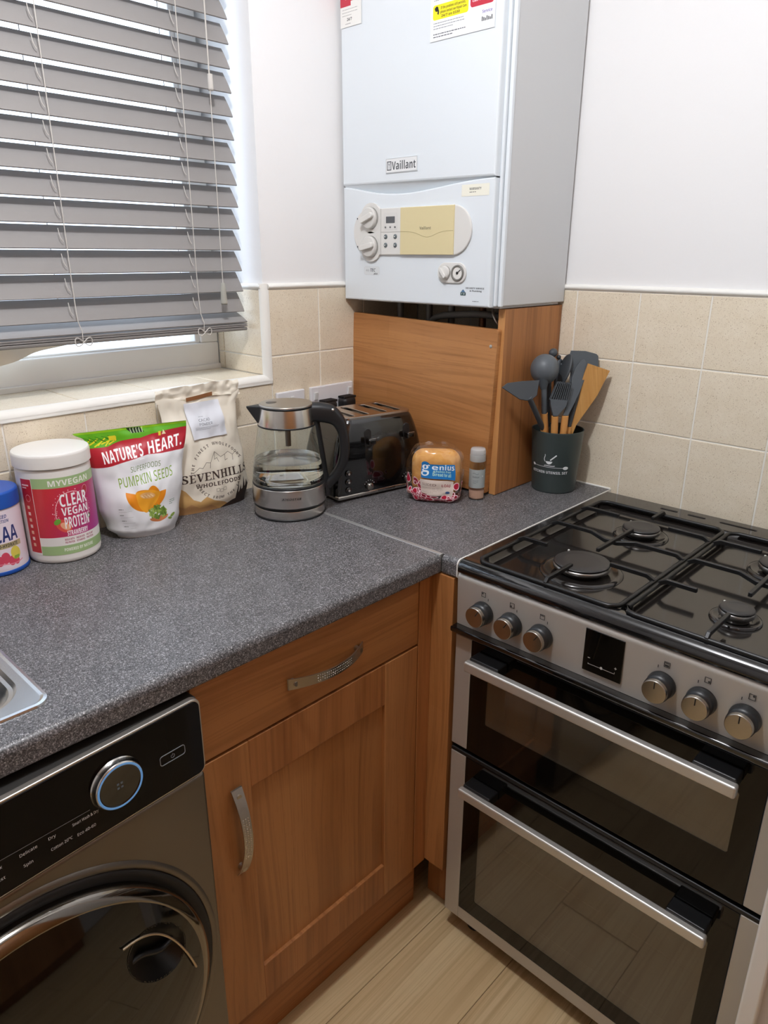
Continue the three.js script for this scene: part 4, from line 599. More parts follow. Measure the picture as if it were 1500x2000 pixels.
// ---------------------------------------------------------------- tubs
function tub(name, label, p, prof, lid, label_) { const t = thing(name, label, 'tub', p); return t; }
{
  const t = thing('protein_tub', 'white screw-top protein tub with a red and purple strawberry label', 'tub', [-1.0925, H, 0.0705]);
  const wm = phy({ color: 0xefece6, roughness: 0.32 });
  part('body', lathe([[0.0001, 0], [0.0595, 0], [0.063, 0.003], [0.0642, 0.009], [0.0642, 0.172], [0.0625, 0.177], [0.061, 0.178]], 72), wm, t);
  part('lid', lathe([[0.0657, 0.1795], [0.0667, 0.1805], [0.0667, 0.2], [0.0655, 0.2045], [0.0635, 0.2052], [0.061, 0.204], [0.0001, 0.204]], 72), wm, t);
  const th0 = -1.62, th1 = 1.95;
  const tex = print(1024, 512, (x, w, h) => {
    const U = (th) => (th - th0) / (th1 - th0) * w; const L0 = U(-1.02);
    x.fillStyle = '#ede9e4'; x.fillRect(0, 0, w, h);
    x.fillStyle = '#a3bf86'; x.fillRect(L0, 0, w, 66); x.fillRect(L0, h - 62, w, 62);
    const g = x.createLinearGradient(L0, 60, U(0.75), 400); g.addColorStop(0, '#d5322f'); g.addColorStop(0.45, '#c6314e'); g.addColorStop(1, '#a83490'); x.fillStyle = g; x.fillRect(L0, 66, w, 326);
    x.fillStyle = '#c2242c'; x.fillRect(U(-1.40), 6, L0 - U(-1.40) - 4, h - 22); x.fillStyle = '#f0cfcd'; x.fillRect(U(-1.36), 40, 70, 10); x.fillRect(U(-1.36), 58, 46, 8);
    x.strokeStyle = '#e39aa0'; x.lineWidth = 4; x.beginPath(); x.arc(U(-1.2), 130, 22, 0, 7); x.stroke(); for (let i = 0; i < 7; i++) { x.fillStyle = ['#e9b9a0', '#f1d2cc'][i % 2]; x.fillRect(U(-1.28), 180 + i * 42, 26, 22); }
    const C = U(0.02);
    text(x, 'MYVEGAN', C, 35, 52, { color: '#f3f4ea', w: 350 });
    x.strokeStyle = 'rgba(250,215,215,0.9)'; x.lineWidth = 5; x.beginPath(); x.arc(C - 6, 238, 138, 0.75 * PI, 1.62 * PI); x.stroke(); x.beginPath(); x.arc(C - 6, 238, 138, 1.75 * PI, 2.2 * PI); x.stroke();
    const r = rng(8); x.fillStyle = '#f6dcdc'; for (let i = 0; i < 90; i++) { const a = 0.7 * PI + r() * 1.7 * PI, d = 118 + r() * 44; x.beginPath(); x.arc(C - 6 + d * Math.cos(a), 238 + d * Math.sin(a), 1 + 3 * r(), 0, 7); x.fill(); }
    x.fillStyle = '#e2574a'; x.beginPath(); x.ellipse(C - 96, 318, 62, 40, 0.5, 0, 7); x.fill(); x.fillStyle = '#f3b08a'; x.beginPath(); x.ellipse(C - 84, 322, 40, 22, 0.5, 0, 7); x.fill(); x.fillStyle = '#6fae3c'; x.beginPath(); x.ellipse(C - 140, 288, 28, 18, -0.4, 0, 7); x.fill();
    x.fillStyle = '#b0303c'; x.beginPath(); x.ellipse(C + 118, 110, 24, 30, 0.3, 0, 7); x.fill(); x.strokeStyle = '#f0c0c4'; x.lineWidth = 3; x.stroke();
    x.fillStyle = '#5a6a44'; x.beginPath(); x.arc(C + 126, 290, 17, 0, 7); x.fill(); x.fillStyle = '#e9e6da'; x.beginPath(); x.arc(C + 126, 290, 9, 0, 7); x.fill();
    text(x, 'CLEAR', C + 10, 152, 112, { w: 232 }); text(x, 'VEGAN', C + 14, 226, 72, { w: 226 }); text(x, 'PROTEIN', C + 18, 300, 104, { w: 218 });
    text(x, 'STRAWBERRY', C + 8, 371, 46, { w: 176 });
    for (let k = 0; k < 3; k++) { const cx = C - 68 + k * 88; text(x, ['BUILD WITH', 'ENRICHED WITH', '19G PLANT'][k], cx, 412, 17, { color: '#9a2f4a', w: 74 }); text(x, ['PEA PROTEIN', 'VITAMINS', 'PROTEIN'][k], cx, 432, 17, { color: '#9a2f4a', w: 74 }); }
    text(x, 'POWERED BY NATURE', C + 4, h - 32, 28, { color: '#f3f4ea', w: 250 });
  });
  part('label', new THREE.CylinderGeometry(0.0645, 0.0645, 0.146, 90, 1, true, th0, th1 - th0).translate(0, 0.0905, 0), phy({ map: tex, roughness: 0.34 }), t);
}
{
  const t = thing('amino_tub', 'white supplement tub with a blue lid and a navy lettered label', 'tub', [-1.2098, H, 0.0575]);
  const blue = phy({ color: 0x1f56b4, roughness: 0.35 });
  part('body', lathe([[0.0001, 0.002], [0.049, 0.002], [0.0508, 0.006], [0.0508, 0.118], [0.048, 0.122]], 64), phy({ color: 0xe8dfe6, roughness: 0.35 }), t);
  part('base_band', lathe([[0.0001, 0], [0.049, 0], [0.0522, 0.002], [0.0522, 0.0075], [0.0511, 0.0085]], 64), blue, t);
  part('lid', lathe([[0.0512, 0.121], [0.0522, 0.122], [0.0522, 0.146], [0.051, 0.1495], [0.048, 0.1502], [0.0001, 0.1495]], 64), blue, t);
  const tex = print(1024, 360, (x, w, h) => {
    x.fillStyle = '#ecdfe8'; x.fillRect(0, 0, w, h); const C = w * 0.495;
    text(x, 'APPLIED', C, 34, 30, { color: '#2c3d7a', w: 150, weight: 'italic bold' }); text(x, 'NUTRITION', C, 62, 26, { color: '#2c3d7a', w: 180, weight: 'italic bold' });
    text(x, 'BCAA', C, 142, 128, { color: '#27336f', w: 330 }); x.fillStyle = '#b9a97e'; x.fillRect(C - 180, 196, 370, 32); text(x, 'AMINO-HYDRATE', C, 212, 28, { color: '#2c2c2c', w: 300 });
    x.fillStyle = '#d84a62'; for (const [a, b, q] of [[-60, 300, 40], [0, 286, 44], [60, 310, 38], [110, 318, 30]]) { x.beginPath(); x.ellipse(C + a, b, q, q * 0.8, 0, 0, 7); x.fill(); } x.fillStyle = '#e3d157'; x.beginPath(); x.ellipse(C + 110, 268, 54, 40, 0.2, 0, 7); x.fill(); x.fillStyle = '#8faf3f'; for (let i = 0; i < 8; i++) { x.beginPath(); x.ellipse(C + 90 + i * 7, 296, 6, 12, 0.5, 0, 7); x.fill(); }
    x.strokeStyle = '#e98a9a'; x.lineWidth = 6; x.beginPath(); x.moveTo(C - 160, 330); x.bezierCurveTo(C - 40, 300, C + 60, 352, C + 180, 320); x.stroke();
  });
  part('label', new THREE.CylinderGeometry(0.0511, 0.0511, 0.108, 80, 1, true, -1.75, 3.5).translate(0, 0.0645, 0), phy({ map: tex, roughness: 0.35 }), t);
}
// ---------------------------------------------------------------- soft packs
function lerpT(tab, t) { for (let i = 0; i + 1 < tab.length; i++) if (t <= tab[i + 1][0]) { const k = (t - tab[i][0]) / (tab[i + 1][0] - tab[i][0]), s = k * k * (3 - 2 * k); return tab[i][1] + (tab[i + 1][1] - tab[i][1]) * s; } return tab.at(-1)[1]; }
function pack(parent, name, { h, left, right, bulge, back, zc, wrinkle, n = 44, m = 60, seed = 1, topWave = 0 }, front, rear) {
  const f = (sign, B) => (u, v) => {
    const s = u * 2 - 1, t = v, xl = lerpT(left, t), xr = lerpT(right, t), x = xl + (xr - xl) * u, b = lerpT(B, t) * Math.pow(Math.max(0, 1 - Math.pow(Math.abs(s), 2.6)), 0.6);
    const w = wrinkle * (vn(u * 0.99, v * 0.99, 7, 6, seed) - 0.5 + 0.5 * (vn(u * 0.99, v * 0.99, 16, 11, seed + 3) - 0.5)) * (0.3 + 0.7 * (1 - Math.pow(Math.abs(s), 6))) * Math.min(1, t * 6);
    const y = h * t + topWave * Math.sin(u * 13) * t * t * t * 0.5 + topWave * (vn(u * 0.99, 0.3, 5, 1, seed + 9) - 0.5) * t ** 6;
    return [x, y, lerpT(zc, t) + sign * (b + 0.0006) + w * (t > 0.995 ? 0.3 : 1)];
  };
  part(name + '_front', surf(f(1, bulge), n, m), front, parent); part(name + '_back', surf((u, v) => f(-1, back)(1 - u, v), n, m), rear, parent);
  part(name + '_bottom', surf((u, v) => { const a = f(1, bulge)(u, 0), b = f(-1, back)(u, 0); return [a[0], 0.0005, b[2] + (a[2] - b[2]) * v]; }, 12, 2), rear, parent);
}
{
  const t = thing('seed_pouch', 'white stand-up seed pouch with a red and green printed top', 'pouch', [-0.932, H, 0.078], -0.222);
  const tex = print(768, 820, (x, w, h) => {
    x.fillStyle = '#e9eaec'; x.fillRect(0, 0, w, h);
    x.fillStyle = '#b5202f'; x.beginPath(); x.moveTo(0, 60); x.lineTo(w, 20); x.lineTo(w, 205); x.bezierCurveTo(w * 0.8, 212, w * 0.6, 190, w * 0.45, 215); x.bezierCurveTo(w * 0.3, 240, w * 0.15, 268, 0, 262); x.fill();
    x.fillStyle = '#5fae1f'; x.beginPath(); x.moveTo(0, 0); x.lineTo(w, 0); x.lineTo(w, 44); x.bezierCurveTo(w * 0.8, 48, w * 0.66, 60, w * 0.52, 84); x.bezierCurveTo(w * 0.36, 76, w * 0.28, 100, w * 0.2, 118); x.lineTo(0, 120); x.fill();
    x.fillStyle = '#8fc41e'; x.fillRect(0, 0, w, 16); x.lineWidth = 9; x.strokeStyle = '#e6d72b'; for (let i = 0; i < 8; i++) { x.beginPath(); x.moveTo(i * 26 - 20, 112 - (i % 3) * 8); x.lineTo(i * 26 + 40, 56 + (i % 2) * 22); x.stroke(); } x.lineWidth = 5; x.strokeStyle = '#2f6a1a'; for (let i = 0; i < 9; i++) { x.beginPath(); x.moveTo(i * 22, 40 + (i % 2) * 20); x.lineTo(i * 22 + 36, 64 + (i % 3) * 10); x.stroke(); }
    x.fillStyle = '#e3d02c'; x.fillRect(170, 46, 54, 34); x.fillStyle = '#17301c'; x.fillRect(w * 0.45, 4, 92, 40); x.strokeStyle = '#cfe3b4'; x.lineWidth = 4; for (let i = 0; i < 5; i++) { x.beginPath(); x.moveTo(w * 0.45 + i * 20, 44); x.lineTo(w * 0.45 + 26 + i * 20, 6); x.stroke(); }
    x.fillStyle = '#e8d640'; x.fillRect(w * 0.70, 52, 20, 32); x.fillStyle = '#f0e2b8'; x.beginPath(); x.moveTo(w * 0.735, 78); x.lineTo(w * 0.755, 44); x.lineTo(w * 0.78, 78); x.fill();
    x.save(); x.transform(1, -0.10, 0, 1, 0, 36); text(x, "NATURE'S", 246, 168, 118, { w: 318 }); text(x, 'HEART.', 584, 168, 118, { w: 296 }); x.fillStyle = '#fff'; x.fillRect(366, 224, 40, 7); x.restore();
    x.save(); x.transform(1, -0.09, 0, 1, 0, 30); text(x, 'SUPERFOODS', 410, 292, 54, { color: '#6d8350', w: 250, weight: 'normal' }); text(x, 'PUMPKIN SEEDS', 408, 372, 98, { color: '#7fa32f', w: 470, weight: 'normal' }); x.restore();
    x.fillStyle = '#e58a16'; x.beginPath(); x.moveTo(214, 452); x.bezierCurveTo(190, 520, 270, 600, 360, 610); x.bezierCurveTo(470, 640, 560, 560, 560, 470); x.lineTo(500, 476); x.bezierCurveTo(470, 420, 440, 410, 400, 450); x.bezierCurveTo(350, 440, 300, 440, 290, 470); x.closePath(); x.fill();
    x.fillStyle = '#f2a72a'; x.beginPath(); x.moveTo(292, 462); x.bezierCurveTo(290, 540, 330, 610, 380, 620); x.bezierCurveTo(450, 600, 500, 540, 506, 480); x.bezierCurveTo(440, 450, 360, 440, 292, 462); x.fill(); x.fillStyle = '#e9b070'; x.beginPath(); x.ellipse(392, 492, 70, 24, 0.15, 0, 7); x.fill(); x.fillStyle = '#f7d9a8'; for (let i = 0; i < 12; i++) { x.beginPath(); x.ellipse(340 + i * 9, 488 + (i % 3) * 7, 7, 4, 0.4, 0, 7); x.fill(); }
    x.fillStyle = '#c97c4e'; x.beginPath(); x.ellipse(492, 668, 96, 40, -0.06, 0, PI); x.fill(); const r = rng(4); for (let i = 0; i < 60; i++) { x.fillStyle = ['#7f9a3f', '#5d7a30', '#9bb257', '#6c8a38'][i % 4]; const a = r() * 2 * PI, d = Math.sqrt(r()); x.beginPath(); x.ellipse(492 + d * 84 * Math.cos(a), 634 + d * 46 * Math.sin(a), 20, 9, r() * 3, 0, 7); x.fill(); } x.fillStyle = '#86a14a'; x.beginPath(); x.ellipse(640, 680, 30, 12, -0.3, 0, 7); x.fill(); x.beginPath(); x.ellipse(606, 700, 22, 10, 0.2, 0, 7); x.fill();
    for (let i = 0; i < 4; i++) { lines(x, 140, 570 + i * 46, 60, 1, 8, '#8d918c', i + 3, 6); x.fillStyle = '#b9bcb8'; x.fillRect(140, 590 + i * 46, 110, 2); } lines(x, 606, 560, 60, 3, 14, '#7d9a86', 9, 5);
  });
  pack(t, 'pouch', { h: 0.217, left: [[0, -0.055], [0.1, -0.074], [0.3, -0.084], [0.65, -0.087], [0.93, -0.092], [1, -0.112]], right: [[0, 0.062], [0.15, 0.074], [0.5, 0.089], [1, 0.108]], bulge: [[0, 0.032], [0.08, 0.042], [0.35, 0.043], [0.7, 0.026], [0.92, 0.006], [1, 0.001]], back: [[0, 0.03], [0.3, 0.036], [0.7, 0.02], [0.92, 0.004], [1, 0.0006]], zc: [[0, 0.003], [0.6, -0.002], [1, -0.004]], wrinkle: 0.0075, seed: 6 }, phy({ map: tex, roughness: 0.36, side: THREE.DoubleSide }), phy({ color: 0xdfe0e2, roughness: 0.36, side: THREE.DoubleSide }));
}
{
  const t = thing('wholefood_bag', 'cream paper wholefood bag with a mountain print and white sticker', 'bag', [-0.752, H, 0.047], -0.05);
  const tex = print(768, 1060, (x, w, h) => {
    x.fillStyle = '#ece4d3'; x.fillRect(0, 0, w, h);
    x.fillStyle = '#c99f63'; x.beginPath(); x.moveTo(0, 800); x.lineTo(60, 790); x.lineTo(110, 830); x.lineTo(170, 920); x.lineTo(230, 950); x.lineTo(290, 910); x.lineTo(360, 960); x.lineTo(470, 1000); x.lineTo(560, h); x.lineTo(0, h); x.fill(); x.fillStyle = '#b98d5c'; x.beginPath(); x.moveTo(0, 950); x.lineTo(80, 990); x.lineTo(140, 960); x.lineTo(210, 1010); x.lineTo(330, 1000); x.lineTo(420, h); x.lineTo(0, h); x.fill();
    x.fillStyle = '#2e2019'; x.beginPath(); x.moveTo(430, h); x.lineTo(560, 1006); x.lineTo(600, 1000); for (let i = 0; i < 5; i++) { const c = 610 + i * 38; x.lineTo(c - 14, 960 - i * 20); x.lineTo(c, 830 - (i % 2) * -60 - i * 16); x.lineTo(c + 14, 950 - i * 20); } x.lineTo(w, 700); x.lineTo(w, h); x.fill();
    const c = 400, cy = 700; x.strokeStyle = '#6b6054'; x.lineWidth = 4; x.beginPath(); x.moveTo(180, 660); x.lineTo(240, 620); x.lineTo(270, 630); x.lineTo(310, 580); x.lineTo(350, 590); x.lineTo(415, 500); x.lineTo(470, 560); x.lineTo(520, 545); x.lineTo(560, 525); x.lineTo(600, 560); x.lineTo(640, 540); x.lineTo(700, 600); x.stroke(); x.beginPath(); x.moveTo(415, 500); x.lineTo(400, 570); x.lineTo(430, 560); x.lineTo(440, 600); x.moveTo(350, 590); x.lineTo(340, 640); x.moveTo(520, 545); x.lineTo(510, 600); x.lineTo(540, 590); x.moveTo(600, 560); x.lineTo(590, 610); x.stroke();
    arcText(x, 'THE FINEST WHOLEFOODS', 430, 690, 262, 1.02 * PI, 1.90 * PI, 38, { color: '#55483c' });
     text(x, 'SEVENHILLS', 416, 715, 112, { color: '#43332a', font: 'serif', w: 690 }); text(x, 'WHOLEFOODS', 420, 800, 56, { color: '#4d3d33', w: 440 });
    x.strokeStyle = '#8b7f6f'; x.lineWidth = 3; for (let i = 0; i < 3; i++) x.strokeRect(380 + i * 34, 850 + (i % 2) * 10, 28, 28); arcText(x, 'DIRECT FROM THE FARM', 430, 720, 222, 0.93 * PI, 0.08 * PI, 36, { color: '#55483c', inside: true });
  });
  const bagM = phy({ map: tex, roughness: 0.6, side: THREE.DoubleSide }), backM = phy({ color: 0xe9e1d0, roughness: 0.65, side: THREE.DoubleSide });
  const P = { h: 0.247, left: [[0, -0.09], [0.15, -0.097], [0.55, -0.093], [0.85, -0.093], [1, -0.099]], right: [[0, 0.088], [0.18, 0.099], [0.4, 0.094], [0.7, 0.085], [0.9, 0.088], [1, 0.1]], bulge: [[0, 0.022], [0.1, 0.03], [0.4, 0.032], [0.75, 0.018], [0.93, 0.005], [1, 0.003]], back: [[0, 0.03], [0.4, 0.032], [0.75, 0.016], [1, 0.003]], zc: [[0, 0], [0.6, -0.004], [1, -0.012]], wrinkle: 0.009, seed: 12, topWave: 0.008 };
  pack(t, 'bag', P, bagM, backM);
  // crumpled folded top
  part('folded_top', surf((u, v) => { const x = -0.1 + 0.2 * u, n1 = vn(u, v, 9, 3, 31) - 0.5, n2 = vn(u, v, 22, 4, 33) - 0.5, y = 0.244 + 0.028 * v + 0.008 * n1 + 0.005 * (u - 0.3) * v + 0.004 * n2; return [x + 0.002 * n2, y, -0.010 + 0.011 * n1 * (0.4 + v) + 0.006 * n2 - 0.003 * v]; }, 60, 8), backM, t);
  part('tin_tie', surf((u, v) => [-0.036 + 0.064 * u, 0.2415 + 0.0085 * v + 0.006 * u, -0.0045 + 0.001 * Math.sin(u * 5)], 10, 2), std({ color: 0x8a5a34, roughness: 0.6, side: THREE.DoubleSide }), t).userData.label = 'brown tie strip';
  const stk = print(512, 480, (x, w, h) => { x.fillStyle = '#e4e7ee'; x.fillRect(0, 0, w, h); lines(x, 150, 188, 110, 1, 8, '#777b83', 3, 5); text(x, 'CACAO', 220, 238, 50, { color: '#666a72', w: 170, weight: 'normal', font: 'monospace' }); text(x, 'POWDER', 230, 292, 50, { color: '#666a72', w: 200, weight: 'normal', font: 'monospace' }); lines(x, 70, 332, 360, 3, 14, '#84888f', 6, 4); });
  part('sticker', surf((u, v) => { const x = -0.043 + 0.084 * u + 0.004 * (1 - v), t0 = 0.66 + 0.305 * v, y = 0.247 * t0, s = (x + 0.093) / 0.18 * 2 - 1, b = lerpT(P.bulge, t0) * Math.pow(1 - Math.pow(Math.abs(s), 2.6), 0.6); const q = (x - (-0.093)) / 0.18; const wv = 0.009 * (vn(q * 0.99, t0 * 0.99, 7, 6, 12) - 0.5 + 0.5 * (vn(q * 0.99, t0 * 0.99, 16, 11, 15) - 0.5)); return [x, y - 0.006 * (1 - u) * 0, lerpT(P.zc, t0) + b + wv + 0.0045]; }, 20, 20), phy({ map: stk, roughness: 0.4, side: THREE.DoubleSide }), t);
}
// ---------------------------------------------------------------- glass kettle
{
  const k = thing('glass_kettle', 'glass electric kettle with brushed steel bands and black handle half full', 'kettle', [-0.6441, H, 0.1969]);
  const bs = std({ color: 0xd2cfca, roughness: 0.24, metalness: 1 }), rub = std({ color: 0x17181a, roughness: 0.45 });
  part('power_base', lathe([[0.0001, 0], [0.074, 0], [0.0765, 0.003], [0.0775, 0.006], [0.0775, 0.021], [0.0765, 0.0235], [0.0001, 0.0235]], 72), bs, k);
  part('base_ring', lathe([[0.0735, 0.0005], [0.0782, 0.001], [0.0782, 0.0045], [0.0735, 0.005]], 72), rub, k);
  part('gap_ring', lathe([[0.07, 0.0235], [0.0785, 0.0237], [0.0785, 0.0285], [0.07, 0.0287]], 72), rub, k);
  part('lower_band', lathe([[0.072, 0.0285], [0.0802, 0.029], [0.0806, 0.031], [0.0798, 0.068], [0.079, 0.07], [0.07, 0.07]], 72), bs, k);
  part('seal_ring', lathe([[0.07, 0.0698], [0.0793, 0.0702], [0.079, 0.0738], [0.07, 0.074]], 72), rub, k);
  part('heating_plate', lathe([[0.0001, 0.0742], [0.0735, 0.0742]].reverse(), 64), std({ color: 0xc9c7c2, roughness: 0.3, metalness: 1 }), k);
  part('plate_rim', lathe([[0.0735, 0.074], [0.0755, 0.0752], [0.0765, 0.0742]].reverse(), 64), std({ color: 0xb0ada8, roughness: 0.25, metalness: 1 }), k);
  const gl = phy({ color: 0xf7fbfa, roughness: 0.0, transmission: 1, thickness: 0, ior: 1.5, side: THREE.DoubleSide });
  part('glass_body', lathe([[0.0785, 0.0738], [0.0783, 0.084], [0.075, 0.115], [0.067, 0.163], [0.0612, 0.1965]], 72), gl, k);
  part('water', lathe([[0.0001, 0.1212], [0.066, 0.1212], [0.0715, 0.1222], [0.0727, 0.1222], [0.0745, 0.108], [0.0765, 0.09], [0.0772, 0.0765], [0.0001, 0.0765]].reverse(), 72), phy({ color: 0xffffff, roughness: 0, transmission: 1, thickness: 0.1, ior: 1.33, attenuationColor: new THREE.Color(0.9, 0.96, 0.95), attenuationDistance: 0.4 }), k);
  part('collar_seal', lathe([[0.058, 0.195], [0.0618, 0.1952], [0.0615, 0.1985], [0.058, 0.1988]], 72), rub, k);
  part('collar', lathe([[0.058, 0.1983], [0.0612, 0.1985], [0.0562, 0.2335], [0.0555, 0.2345], [0.05, 0.2345]], 72), bs, k);
  part('lid_seal', lathe([[0.05, 0.2342], [0.057, 0.2345], [0.0568, 0.2385], [0.05, 0.2388]], 72), rub, k);
  part('lid', lathe([[0.0566, 0.2384], [0.0566, 0.2402], [0.0552, 0.2418], [0.03, 0.2432], [0.0001, 0.2435]], 72), std({ color: 0xb7b1a8, roughness: 0.34, metalness: 1 }), k);
  const dir = Math.atan2(-0.724, 0.69); // local frame turned so that +x points along the handle
  const hgrp = new THREE.Group(); hgrp.name = 'handle'; hgrp.rotation.y = dir + 0.12; k.add(hgrp);
  // swept D handle: centre line (r, y), half thickness in plane, half width across
  const cl = [[0.05, 0.222, 0.02, 0.020], [0.070, 0.2205, 0.021, 0.0195], [0.092, 0.2155, 0.0205, 0.018], [0.109, 0.202, 0.0155, 0.0165], [0.1185, 0.18, 0.012, 0.0155], [0.1225, 0.152, 0.0112, 0.015], [0.1215, 0.124, 0.0108, 0.0145], [0.114, 0.098, 0.0105, 0.0142], [0.1, 0.076, 0.0105, 0.014], [0.085, 0.061, 0.011, 0.0138], [0.074, 0.052, 0.011, 0.0135]];
  const c1 = new THREE.CatmullRomCurve3(cl.map((p) => V3(p[0], p[1], 0))), at = (t, i) => { const f = t * (cl.length - 1), a = Math.min(cl.length - 2, Math.floor(f)), q = f - a; return cl[a][i] + (cl[a + 1][i] - cl[a][i]) * q; };
  part('grip', surf((u, v) => { const p = c1.getPoint(v), T = c1.getTangent(v), n = V3(-T.y, T.x, 0), a = -u * 2 * PI, e = (q) => Math.sign(q) * Math.pow(Math.abs(q), 0.7), A = at(v, 2) * e(Math.cos(a)), B = at(v, 3) * e(Math.sin(a)); return [p.x + n.x * A, p.y + n.y * A, B]; }, 24, 60), rub, hgrp);
  part('spine', surf((u, v) => { const r = 0.0808 - 0.0205 * clamp((0.0 + v * 0.165 - 0.012) / 0.13), a = (u - 0.5) * 0.46; return [(r + 0.001 + 0.009 * Math.cos((u - 0.5) * PI)) * Math.cos(a), 0.036 + v * 0.19, (r + 0.003) * Math.sin(a)]; }, 10, 24), (() => { const m = rub.clone(); m.side = THREE.DoubleSide; return m; })(), hgrp);
  part('pivot', new THREE.SphereGeometry(0.0035, 12, 8), M.chrome, hgrp, [0.098, 0.228, 0.017]);
  // spout opposite the handle
  const sp = new THREE.Shape(); sp.moveTo(-0.052, 0.238); sp.lineTo(-0.083, 0.2355); sp.lineTo(-0.0825, 0.2325); sp.lineTo(-0.061, 0.202); sp.lineTo(-0.052, 0.202); sp.closePath();
  const spg = extr(sp, 0.034, 0.002, 6).translate(0, 0, -0.017), pp = spg.attributes.position; for (let i = 0; i < pp.count; i++) { const f = clamp((-pp.getX(i) - 0.054) / 0.03); pp.setZ(i, pp.getZ(i) * (1 - 0.85 * f)); } spg.computeVertexNormals();
  const spo = part('spout', spg, rub, k); spo.rotation.y = dir + 0.12;
  const btn = part('lid_button', lathe([[0.0001, 0.0015], [0.0105, 0.0013], [0.0118, 0]].reverse(), 32), std({ color: 0x6d6862, roughness: 0.3, metalness: 0.9 }), k, [-0.0235, 0.2427, -0.0195]);
  part('level_tube', cyl(0.006, 0.006, 0.055, 20), std({ color: 0x6a6763, roughness: 0.35, metalness: 0.9 }), k, [0.01, 0.172, -0.01]);
  const ltex = print(256, 64, (x, w, h) => { x.clearRect(0, 0, w, h); text(x, 'AIGOSTAR', w / 2, h / 2, 46, { color: '#2c2b2a', w: 244, weight: 'italic bold' }); });
  const thc = Math.atan2(-1.5896 + 0.6441, 1.3854 - 0.1969) + 0.04;
  part('brand_print', new THREE.CylinderGeometry(0.0803, 0.0803, 0.0085, 24, 1, true, thc - 0.27, 0.54).translate(0, 0.0515, 0), std({ map: ltex, transparent: true, roughness: 0.4 }), k);
}
